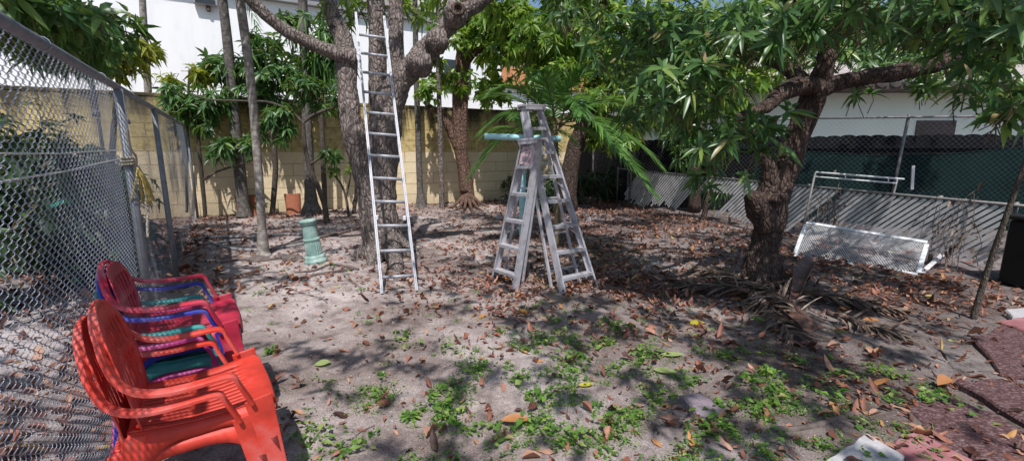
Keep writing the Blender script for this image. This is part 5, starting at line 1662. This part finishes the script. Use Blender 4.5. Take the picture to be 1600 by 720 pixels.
HG = 'old hoses by the palm trunk'
ground_line('garden_hose', [(286, 382), (320, 375), (360, 371), (400, 372), (440, 369), (480, 368)], .03, M['hose'], 'grey hose lying farthest back, running behind the pale palm', 'hose', HG)
ground_line('garden_hose', [(292, 380), (330, 384), (360, 379), (388, 377), (396, 386)], .028, M['hose'], 'short looped grey hose left of the pale palm trunk', 'hose', HG)
ground_line('garden_hose', [(328, 380), (345, 387), (368, 392), (400, 392), (430, 390), (475, 384)], .028, M['hose'], 'grey hose lying nearest, passing the foot of the pale palm', 'hose', HG)
RG = 'exposed roots and fallen branches'
ground_line('fallen_branch', [(418, 392), (450, 384), (490, 374), (530, 366), (562, 360)], .025, M['root'], 'long dark fallen branch behind the pedestal toward the tree', 'branch', RG, amp=.2)
ground_line('fallen_branch', [(345, 412), (380, 406), (412, 407), (440, 402)], .022, M['root'], 'dark branch lying in front of the pale palm', 'branch', RG, amp=.2)
ground_line('exposed_root', [(470, 437), (500, 431), (530, 428), (552, 424)], .018, M['root'], 'thin root crossing the sand in front of the pedestal', 'root', RG, amp=.2)
ground_line('exposed_root', [(560, 424), (520, 415), (490, 424), (460, 426)], .022, M['root'], 'root leaving the big trunk toward the pedestal', 'root', RG, amp=.2, taper=True)
ground_line('fallen_branch', [(1112, 662), (1150, 655), (1200, 668), (1260, 668), (1330, 655), (1380, 655)], .019, M['root'], 'grey rotting branch lying among weeds at the front right', 'branch', RG, amp=.25, lift=-.012)
ground_line('dry_twig', [(600, 466), (625, 478), (640, 492)], .006, M['root'], 'thin dry twig lying before the ladder feet', 'twig', RG)
# rocks near the palm
for px, py, r, lab in ((405, 405, .13, 'dark stone at the foot of the pale palm'), (456, 404, .12, 'dark stone between the pale palm and the pedestal'), (350, 405, .09, 'small dark stone left of the pale palm')):
    c = G(px, py)
    bm = bmesh.new(); bmesh.ops.create_icosphere(bm, subdivisions=3, radius=1)
    for v in bm.verts:
        d = v.co.copy(); v.co = Vector((d.x * r * 1.3, d.y * r, d.z * r * .55)) * (1 + .25 * mnoise.noise(d * 1.7 + c * 5) + .1 * mnoise.noise(d * 5))
    me = bpy.data.meshes.new('garden_stone'); bm.to_mesh(me); bm.free()
    me.materials.append(M['root']); o = bpy.data.objects.new('garden_stone', me); C.objects.link(o); o.location = c
    tag(o, lab, 'stone', 'dark stones')

# ------------------------------------------------------------------ paving
def slab(name, pxs, z0, z1, mat, lab, cat, group=None, jag=.03):
    pts = [G(a, b) for a, b in pxs]
    # densify + jitter outline
    out = []
    n_ = len(pts)
    for i in range(n_):
        a, b_ = pts[i], pts[(i + 1) % n_]
        for k in range(5):
            q = a.lerp(b_, k / 5)
            if jag: q = q + Vector((rng.uniform(-jag, jag), rng.uniform(-jag, jag), 0)) * (0.4 if k == 0 else 1)
            out.append((q.x, q.y))
    ar = sum(out[i][0] * out[(i + 1) % len(out)][1] - out[(i + 1) % len(out)][0] * out[i][1] for i in range(len(out)))
    if ar < 0: out.reverse()
    c = (sum(p[0] for p in out) / len(out), sum(p[1] for p in out) / len(out), 0)
    mb = MB(); mb.prism(out, z0, z1, .012)
    o = mb.build(name, mat, origin=c)
    return tag(o, lab, cat, group)


SGp = 'red pebbled stepping slabs'
slab('paving_slab', [(1415, 642), (1490, 622), (1600, 682), (1720, 745), (1640, 800), (1520, 735), (1445, 700)], -.05, .035, M['paver'], 'nearest dark red pebbled slab at the bottom right', 'slab', SGp)
slab('paving_slab', [(1492, 603), (1560, 598), (1680, 630), (1760, 690), (1700, 720), (1600, 668)], -.05, .037, M['paver'], 'middle dark red pebbled slab at the right edge', 'slab', SGp)
slab('paving_slab', [(1520, 530), (1575, 508), (1680, 520), (1720, 575), (1640, 605), (1560, 590)], -.05, .034, M['paver'], 'farthest dark red pebbled slab at the right edge', 'slab', SGp)
slab('concrete_block', [(1290, 728), (1352, 686), (1412, 722), (1380, 790)], -.05, .045, M['white_block'], 'pale grey concrete block corner at the bottom edge', 'block', None, .004)
slab('red_block', [(1392, 700), (1428, 680), (1520, 728), (1490, 790), (1425, 740)], -.05, .04, M['pink_block'], 'faded red paving block beside the pale concrete block', 'block', None, .008)
slab('garden_stone', [(1062, 622), (1095, 618), (1135, 648), (1110, 658), (1085, 650)], -.05, .03, M['stone'], 'flat mauve stone among the weeds at front', 'stone', None, .012)
slab('concrete_block', [(1568, 492), (1640, 486), (1650, 500), (1580, 504)], -.05, .06, M['white_block'], 'small pale block by the far paving slab at right', 'block', None, .008)
slab('red_block', [(1556, 508), (1600, 502), (1660, 520), (1600, 524)], -.03, .05, M['pink_block'], 'pinkish broken block beside the far paving slab', 'block', None, .012)

# ------------------------------------------------------------------ dead palm fronds pile
def dead_frond(pts, nl, ll, lab, sheath=True, sag=.5, r=.03):
    q = [G(a, b) + Vector((0, 0, h)) for a, b, h in pts]
    sp2 = smoothpath(q, 6)
    n_ = len(sp2)
    t = thing('dead_palm_frond', lab, 'palm frond', q[0], group='dead palm fronds in the pile')
    mb = MB(); mb.tube(sp2, [r * (1 - .8 * i / n_) for i in range(n_)], 8, flat=.6, amp=.08); mb.build('stem', M['sheath'], t, True)
    p, D, N, Ls = [], [], [], []
    for i in range(nl):
        f = (.12 + .86 * i / nl) * (n_ - 1); j = min(int(f), n_ - 2)
        c = sp2[j].lerp(sp2[j + 1], f - j); tn = (sp2[j + 1] - sp2[j]).normalized()
        s_ = tn.cross(Vector((0, 0, 1))).normalized()
        for sg in (1, -1):
            for _ in range(2):
                dd = s_ * sg * rng.uniform(.3, 1.0) + tn * rng.uniform(.3, 1.2) + Vector((0, 0, rng.uniform(-.25, .35))) + Vector(rng.normal(size=3)) * .18
                p.append(tuple(c + Vector((0, 0, .01)))); D.append(tuple(dd)); N.append((rng.normal() * .5, rng.normal() * .5, 1)); Ls.append(ll * rng.uniform(.5, 1.15))
    tpl = (np.array([0, .25, .5, .75, 1.0]), np.array([.6, 1, .85, .55, .1]))
    mb = MB(); leaf_batch(mb, np.array(p), np.array(D), np.array(N), np.array(Ls), .022, bend=rng.uniform(.1, .5, len(p)), fold=.35, tpl=tpl)
    for arr in mb.v:
        arr[:, 2] = np.maximum(arr[:, 2], .012 + rng.uniform(0, .012, len(arr)))
    mb.build('leaflets', M['frond_dry'], t)
    return t


dead_frond([(1272, 520, .05), (1225, 490, .12), (1180, 462, .14), (1135, 440, .10), (1095, 428, .05)], 46, .42, 'thick dead frond stalk lying across the middle of the pile', r=.045)
dead_frond([(1200, 475, .10), (1250, 470, .10), (1300, 474, .07), (1350, 482, .04), (1400, 492, .02)], 42, .30, 'dead frond stretching right from the pile toward the slabs')
dead_frond([(1170, 470, .12), (1130, 462, .10), (1080, 455, .07), (1030, 450, .03)], 30, .32, 'dead frond fanning left from the pile toward the stepladder')
dead_frond([(1290, 500, .08), (1330, 512, .05), (1370, 522, .03), (1410, 530, .02)], 20, .22, 'dead frond at the front right of the pile')
dead_frond([(1150, 452, .08), (1190, 480, .12), (1210, 505, .06), (1240, 530, .03)], 26, .28, 'dead frond hanging toward the camera from the pile')


def sheath(pts, widths, lab, curl=.9, thick=.006, heights=None):
    q = [G(a, b) + Vector((0, 0, h)) for a, b, h in pts]
    sp2 = smoothpath(q, 5); wd = smoothrad(widths, 5)
    vs, fs = [], []
    m_ = 9
    for i, c in enumerate(sp2):
        tn = (sp2[min(i + 1, len(sp2) - 1)] - sp2[max(i - 1, 0)]).normalized()
        s_ = tn.cross(Vector((0, 0, 1)));
        if s_.length < .1: s_ = Vector((1, 0, 0))
        s_.normalize(); n_ = s_.cross(tn)
        for k in range(m_):
            a = (k / (m_ - 1) - .5) * 2 * curl * 1.6
            rr_ = wd[i] / (2 * max(curl * 1.2, .3))
            vs.append(tuple(c + s_ * math.sin(a) * rr_ + n_ * (1 - math.cos(a)) * rr_ + n_ * .006 * math.sin(k * 3 + i)))
    for i in range(len(sp2) - 1):
        for k in range(m_ - 1): fs.append((i * m_ + k, i * m_ + k + 1, (i + 1) * m_ + k + 1, (i + 1) * m_ + k))
    mb = MB(); mb.add(vs, fs); o = mb.build('palm_sheath', M['sheath'], origin=q[0], smooth=True)
    md = o.modifiers.new('s', 'SOLIDIFY'); md.thickness = thick
    return tag(o, lab, 'palm sheath', 'fallen palm sheaths')


sheath([(1236, 490, .05), (1243, 472, .12), (1251, 456, .19), (1266, 443, .23), (1280, 440, .21)], [.05, .10, .17, .15, .05], 'upright curled brown palm sheath standing out of the pile', .95)
sheath([(1040, 440, .03), (1075, 448, .06), (1110, 456, .05), (1140, 462, .02)], [.05, .16, .15, .06], 'long brown palm sheath at the left end of the pile', .6)
sheath([(1185, 455, .08), (1205, 452, .10), (1232, 448, .06)], [.10, .14, .06], 'pinkish palm sheath lying right under the trunk foot', .5)
sheath([(1262, 528, .05), (1240, 512, .07), (1215, 492, .06)], [.12, .11, .05], 'grey hollow stalk end facing the camera in the pile', .9)

# ------------------------------------------------------------------ leaf litter, weeds and grit
def dens(x, y):
    d = .13
    s = (Vector((x, y, 0)) - W0).dot(WN)                      # distance in front of block wall
    if s < .05: return 0
    d += 1.2 * math.exp(-s / .55)
    dr = (Vector((x, y, 0)) - RA).dot(RN)
    if dr < .0: return .25
    d += 1.7 * math.exp(-dr / 1.5)
    dl = (Vector((x, y, 0)) - FA).dot(FN)
    if dl < 0: d = .35
    elif dl < .5: d += .45
    if y > 5: d += .22
    if x > -.4: d += .28 + .30 * min(max((x + .4) / 2, 0), 1)
    for cx, cy, r_, k in ((.1, 5.0, .8, .8), (.6, 4.9, .8, .6), (1.2, 7.5, 2.0, .5), (2.0, 4.6, 1.1, .9), (-5.8, 8.2, 1.6, .6), (-1.6, 6.2, 1.0, .25), (-1.9, 1.9, .7, .6)):
        d += k * math.exp(-((x - cx) ** 2 + (y - cy) ** 2) / r_ ** 2)
    d *= .30 + 1.3 * max(0, .45 + mnoise.noise(Vector((x * 1.3, y * 1.3, 3.3))) * 1.3 + mnoise.noise(Vector((x * 4.1, y * 4.1, 1.3))) * .7)
    return d


def scatter(n, x0, x1, y0, y1, fn):
    out = []
    while len(out) < n:
        x = random.uniform(x0, x1); y = random.uniform(y0, y1)
        if abs(x) > 1.45 * y + 1.0: continue
        if random.random() < fn(x, y): out.append((x, y))
    return out


def litter(mb, pts, L0, L1, tpl, seglow=False, lift=(.004, .02)):
    n = len(pts)
    p = np.array([(x, y, gz(x, y) + rng.uniform(*lift)) for x, y in pts])
    a = rng.uniform(0, 6.283, n)
    D = np.stack([np.cos(a), np.sin(a), rng.normal(.06, .12, n)], -1)
    N = np.stack([rng.normal(0, .35, n), rng.normal(0, .35, n), np.ones(n)], -1)
    L = rng.uniform(L0, L1, n)
    leaf_batch(mb, p, D, N, L, L * rng.uniform(.28, .52, n), bend=rng.normal(.0, .45, n), fold=rng.uniform(-.3, 1.0, n), tpl=tpl, curl=rng.uniform(0, .7, n))
    return mb


mb = MB()
T_CRUMP = (np.array([0, .1, .25, .42, .6, .78, .92, 1.0]), np.array([.06, .5, .86, 1.0, .94, .7, .34, .03]))
T_TORN = (np.array([0, .3, .6, .85]), np.array([.3, 1.0, .75, .45]))
litter(mb, scatter(2300, -3.4, 5.2, 1.3, 5.2, lambda x, y: dens(x, y) * .8), .03, .105, T_CRUMP)
litter(mb, scatter(3600, -3.4, 5.2, 1.3, 5.2, lambda x, y: dens(x, y) * .8 + .05), .015, .06, T_TORN, lift=(.002, .012))
litter(mb, scatter(6800, -8, 7, 4.4, 14.0, lambda x, y: min(dens(x, y), 1.6) / 1.6), .045, .105, T_TORN, lift=(.004, .035))
litter(mb, scatter(9500, -8, 7, 4.0, 14.0, lambda x, y: min(dens(x, y) + .05, 1.6) / 1.6), .03, .08, T_SHORT, lift=(.004, .02))
for arr in mb.v:
    zz = np.array([gz(x, y) for x, y in arr[:, :2]])
    arr[:, 2] = np.maximum(arr[:, 2], zz + .004)
o = mb.build('leaf_litter', M['litter'], smooth=True); tag(o, 'brown and orange dead leaves scattered over the yard', 'leaf litter', kind='stuff')
# behind the left fence
mb = MB(); litter(mb, scatter(1500, -9, -1.2, .8, 8, lambda x, y: 1.0 if (Vector((x, y, 0)) - FA).dot(FN) < -.02 else (.9 if (Vector((x, y, 0)) - FA).dot(FN) < .3 else 0)), .06, .16, T_ROUND)
o = mb.build('leaf_litter', M['litter']); tag(o, 'dead leaves gathered behind and along the left fence foot', 'leaf litter', kind='stuff')


def wdens(x, y):
    d = .02
    for px, py, r_, k in ((690, 660, .28, .8), (780, 600, .30, .9), (740, 690, .25, .8), (850, 560, .35, .6), (880, 610, .4, .9), (950, 640, .4, .9), (1010, 690, .35, .9), (800, 530, .3, .5), (1050, 560, .35, .3), (1130, 600, .4, .7), (1200, 620, .4, .8), (1100, 690, .4, .9), (1250, 670, .4, .8), (1180, 580, .3, .6), (1300, 640, .25, .7), (1400, 610, .22, .7), (960, 540, .3, .6), (560, 610, .12, .5), (510, 690, .25, .35), (640, 540, .3, .25), (1450, 630, .2, .7), (1230, 700, .3, .8), (870, 500, .3, .4), (600, 620, .25, .4)):
        g_ = G(px, py)
        d += k * math.exp(-((x - g_.x) ** 2 + (y - g_.y) ** 2) / r_ ** 2)
    return min(d, 1) * max(0, .25 + 1.9 * mnoise.noise(Vector((x * 4, y * 4, 9.1)))) 


WP = scatter(1000, -1.7, 2.8, 1.35, 4.2, wdens) + scatter(70, -3.5, 3, 3.5, 6.8, lambda x, y: .3)
pp_, DD, NN, LL = [], [], [], []
for x, y in WP:
    sz = rng.choice([.6, .9, 1.3, 1.9], p=[.34, .34, .22, .10]); h = rng.uniform(.008, .05) * sz; k = random.randint(4, 13)
    for i in range(k):
        a = rng.uniform(0, 6.28); e = rng.uniform(-.1, .9)
        zz = gz(x, y) + h * rng.uniform(.2, 1)
        ox, oy = rng.normal(0, .02 * sz, 2)
        pp_.append((x + ox, y + oy, zz)); DD.append((math.cos(a), math.sin(a), e)); NN.append((rng.normal() * .3, rng.normal() * .3, 1)); LL.append(rng.uniform(.014, .034) * sz)
mb = MB(); LL = np.array(LL)
CPs = scatter(520, -1.9, 3.0, 1.35, 4.6, lambda x, y: min(1, wdens(x, y) * .8 + .06 * max(0, mnoise.noise(Vector((x * 2, y * 2, 4.4)))) ))
for x, y in CPs:
    k = random.randint(8, 20); a = rng.uniform(0, 6.28, k); sp_r = rng.uniform(.02, .07)
    p_ = np.stack([x + rng.normal(0, sp_r, k), y + rng.normal(0, sp_r, k), np.zeros(k)], -1)
    p_[:, 2] = [gz(q[0], q[1]) + rng.uniform(.003, .014) for q in p_]
    ll_ = rng.uniform(.006, .013, k)
    leaf_batch(mb, p_, np.stack([np.cos(a), np.sin(a), rng.uniform(-.1, .5, k)], -1), np.tile([[0, 0, 1.0]], (k, 1)) + rng.normal(0, .3, (k, 3)), ll_, ll_ * .9, bend=.2, fold=.1, tpl=T_SHORT)
GP = scatter(190, -1.7, 2.8, 1.35, 5.0, lambda x, y: wdens(x, y) * .7 + .05)
for x, y in GP:
    k = random.randint(5, 12); a = rng.uniform(0, 6.28, k)
    leaf_batch(mb, np.array([(x, y, gz(x, y))] * k) + rng.normal(0, .008, (k, 3)) * np.array([1, 1, 0]), np.stack([np.cos(a), np.sin(a), rng.uniform(.4, 2.0, k)], -1), np.stack([np.cos(a), np.sin(a), np.full(k, -.3)], -1), rng.uniform(.03, .09, k), .005, bend=.35, fold=.2, tpl=T_BLADE)
leaf_batch(mb, np.array(pp_), np.array(DD), np.array(NN), LL, LL * rng.uniform(.45, .75, len(LL)), bend=.3, fold=.15, tpl=T_SHORT)
o = mb.build('ground_weeds', M['weed']); tag(o, 'low bright green weeds growing in the sandy ground', 'weeds', kind='stuff')

# dry twigs and stem bits lying about
mb = MB()
for x, y in scatter(330, -4, 5.5, 1.4, 8, lambda x, y: min(1, dens(x, y) + .1)):
    a = rng.uniform(0, 6.28); L_ = rng.uniform(.04, .22) ; r_ = rng.uniform(.0012, .0035)
    q = [Vector((x + math.cos(a + k_ * .25) * L_ * k_ / 2, y + math.sin(a + k_ * .25) * L_ * k_ / 2, 0)) for k_ in range(3)]
    for v in q: v.z = gz(v.x, v.y) + r_ + rng.uniform(.001, .012)
    mb.tube(q, [r_, r_, r_ * .6], 4, cap=False)
o = mb.build('twig_litter', M['root']); tag(o, 'small dry twigs and stem bits lying on the soil', 'twig litter', kind='stuff')

# pebbles and grit near the camera
mb = MB()
n_ = 2600
xs_ = scatter(n_, -2.4, 3.2, 1.3, 4.5, lambda x, y: .6)
oct_v = np.array([(1, 0, 0), (0, 1, 0), (-1, 0, 0), (0, -1, 0), (0, 0, .8), (0, 0, -.6)], float)
vs, fs = [], []
for x, y in xs_:
    s_ = .0025 + .006 * rng.random() ** 3
    rot = rng.uniform(0, 6.28)
    c_, sn = math.cos(rot), math.sin(rot)
    b0_ = len(vs)
    for v in oct_v * s_ * rng.uniform(.6, 1.3, (6, 3)):
        vs.append((x + v[0] * c_ - v[1] * sn, y + v[0] * sn + v[1] * c_, gz(x, y) + v[2] + s_ * .2))
    for q in ((0, 1, 4), (1, 2, 4), (2, 3, 4), (3, 0, 4), (1, 0, 5), (2, 1, 5), (3, 2, 5), (0, 3, 5)):
        fs.append(tuple(b0_ + i for i in q))
mb.add(vs, fs)
M['grit'] = leaf_mat('grit', [(0, (.16, .14, .14)), (.5, (.30, .28, .28)), (1, (.5, .48, .47))], .9, 0)
o = mb.build('gravel', M['grit']); tag(o, 'fine grey grit and small pebbles on the sand', 'gravel', kind='stuff')

# single leaves that stand out
def one_leaf(px, py, L, Wd, ang, mat, lab, lift=.015, fold=.12, bend=-.05):
    g_ = G(px, py) + Vector((0, 0, lift))
    D = np.array([[math.cos(ang), math.sin(ang), .04]])
    mb = MB(); leaf_batch(mb, np.array([tuple(g_ - Vector(D[0]) * L / 2)]), D, np.array([[.05, -.15, 1.0]]), L, Wd, bend=bend, fold=fold, tpl=(np.array([0, .1, .3, .5, .7, .9, 1.0]), np.array([.05, .5, .9, 1.0, .85, .42, .04])))
    tag(mb.build('fallen_leaf', mat, origin=g_, smooth=True), lab, 'leaf', 'single leaves on the ground')


one_leaf(504, 571, .11, .075, .2, M['leaf_g1'], 'round pale green leaf lying alone on bare sand right of the chairs')
one_leaf(1089, 506, .13, .09, .1, M['leaf_y1'], 'bright yellow leaf in front of the dead frond pile')
one_leaf(1050, 559, .17, .06, -.15, M['leaf_g1'], 'long pale green leaf, the upper of a pair before the pile')
one_leaf(1038, 581, .15, .07, -.5, M['leaf_g1'], 'pale green leaf just below another green leaf')
one_leaf(1317, 583, .15, .055, -.9, M['leaf_g1'], 'pale yellow green leaf right of the weeds, by the slabs')
one_leaf(916, 600, .10, .04, .1, M['leaf_y1'], 'small yellow green leaf among the middle weeds')
M['leaf_b1'] = leaf_mat('rust leaf', [(0, (.36, .15, .05)), (1, (.42, .19, .07))], .55, .1)
one_leaf(1475, 607, .14, .08, .3, M['leaf_b1'], 'rust orange leaf beside the middle paving slab', .05, .5)
one_leaf(1358, 512, .15, .07, .0, M['leaf_b1'], 'orange leaf on the dead frond right of the pile', .06, .2)
one_leaf(806, 661, .16, .07, -.1, M['leaf_b1'], 'large brown leaf at the front middle among weeds', .03, .3)

# curled dead leaf clump and seedlings right of the chairs
for px, py, lab in ((425, 552, 'small weed clump with a withered leaf right of the chair stack'), (640, 655, 'small bright weed tuft alone on sand at front')):
    g_ = G(px, py)
    t = thing('weed_tuft', lab, 'weed', g_)
    n_ = 26
    a = rng.uniform(0, 6.28, n_)
    p = np.array([tuple(g_)] * n_) + np.stack([np.cos(a) * .03 * rng.random(n_), np.sin(a) * .03 * rng.random(n_), rng.uniform(.01, .05, n_)], -1)
    mb = MB(); leaf_batch(mb, p, np.stack([np.cos(a), np.sin(a), rng.uniform(.0, .8, n_)], -1), np.tile([[0, 0, 1.0]], (n_, 1)), rng.uniform(.03, .055, n_), .022, bend=.4, tpl=T_ROUND)
    mb.build('leaves', M['weed'], t)
    if px < 500:
        g2 = g_ + Vector((.05, -.01, .02))
        mb = MB(); leaf_batch(mb, np.array([tuple(g2)] * 4), rng.normal(0, 1, (4, 3)) + np.array([0, 0, .4]), rng.normal(0, 1, (4, 3)), .10, .06, bend=.5, fold=.5, tpl=T_ROUND); mb.build('withered_leaf', M['litter'], t)
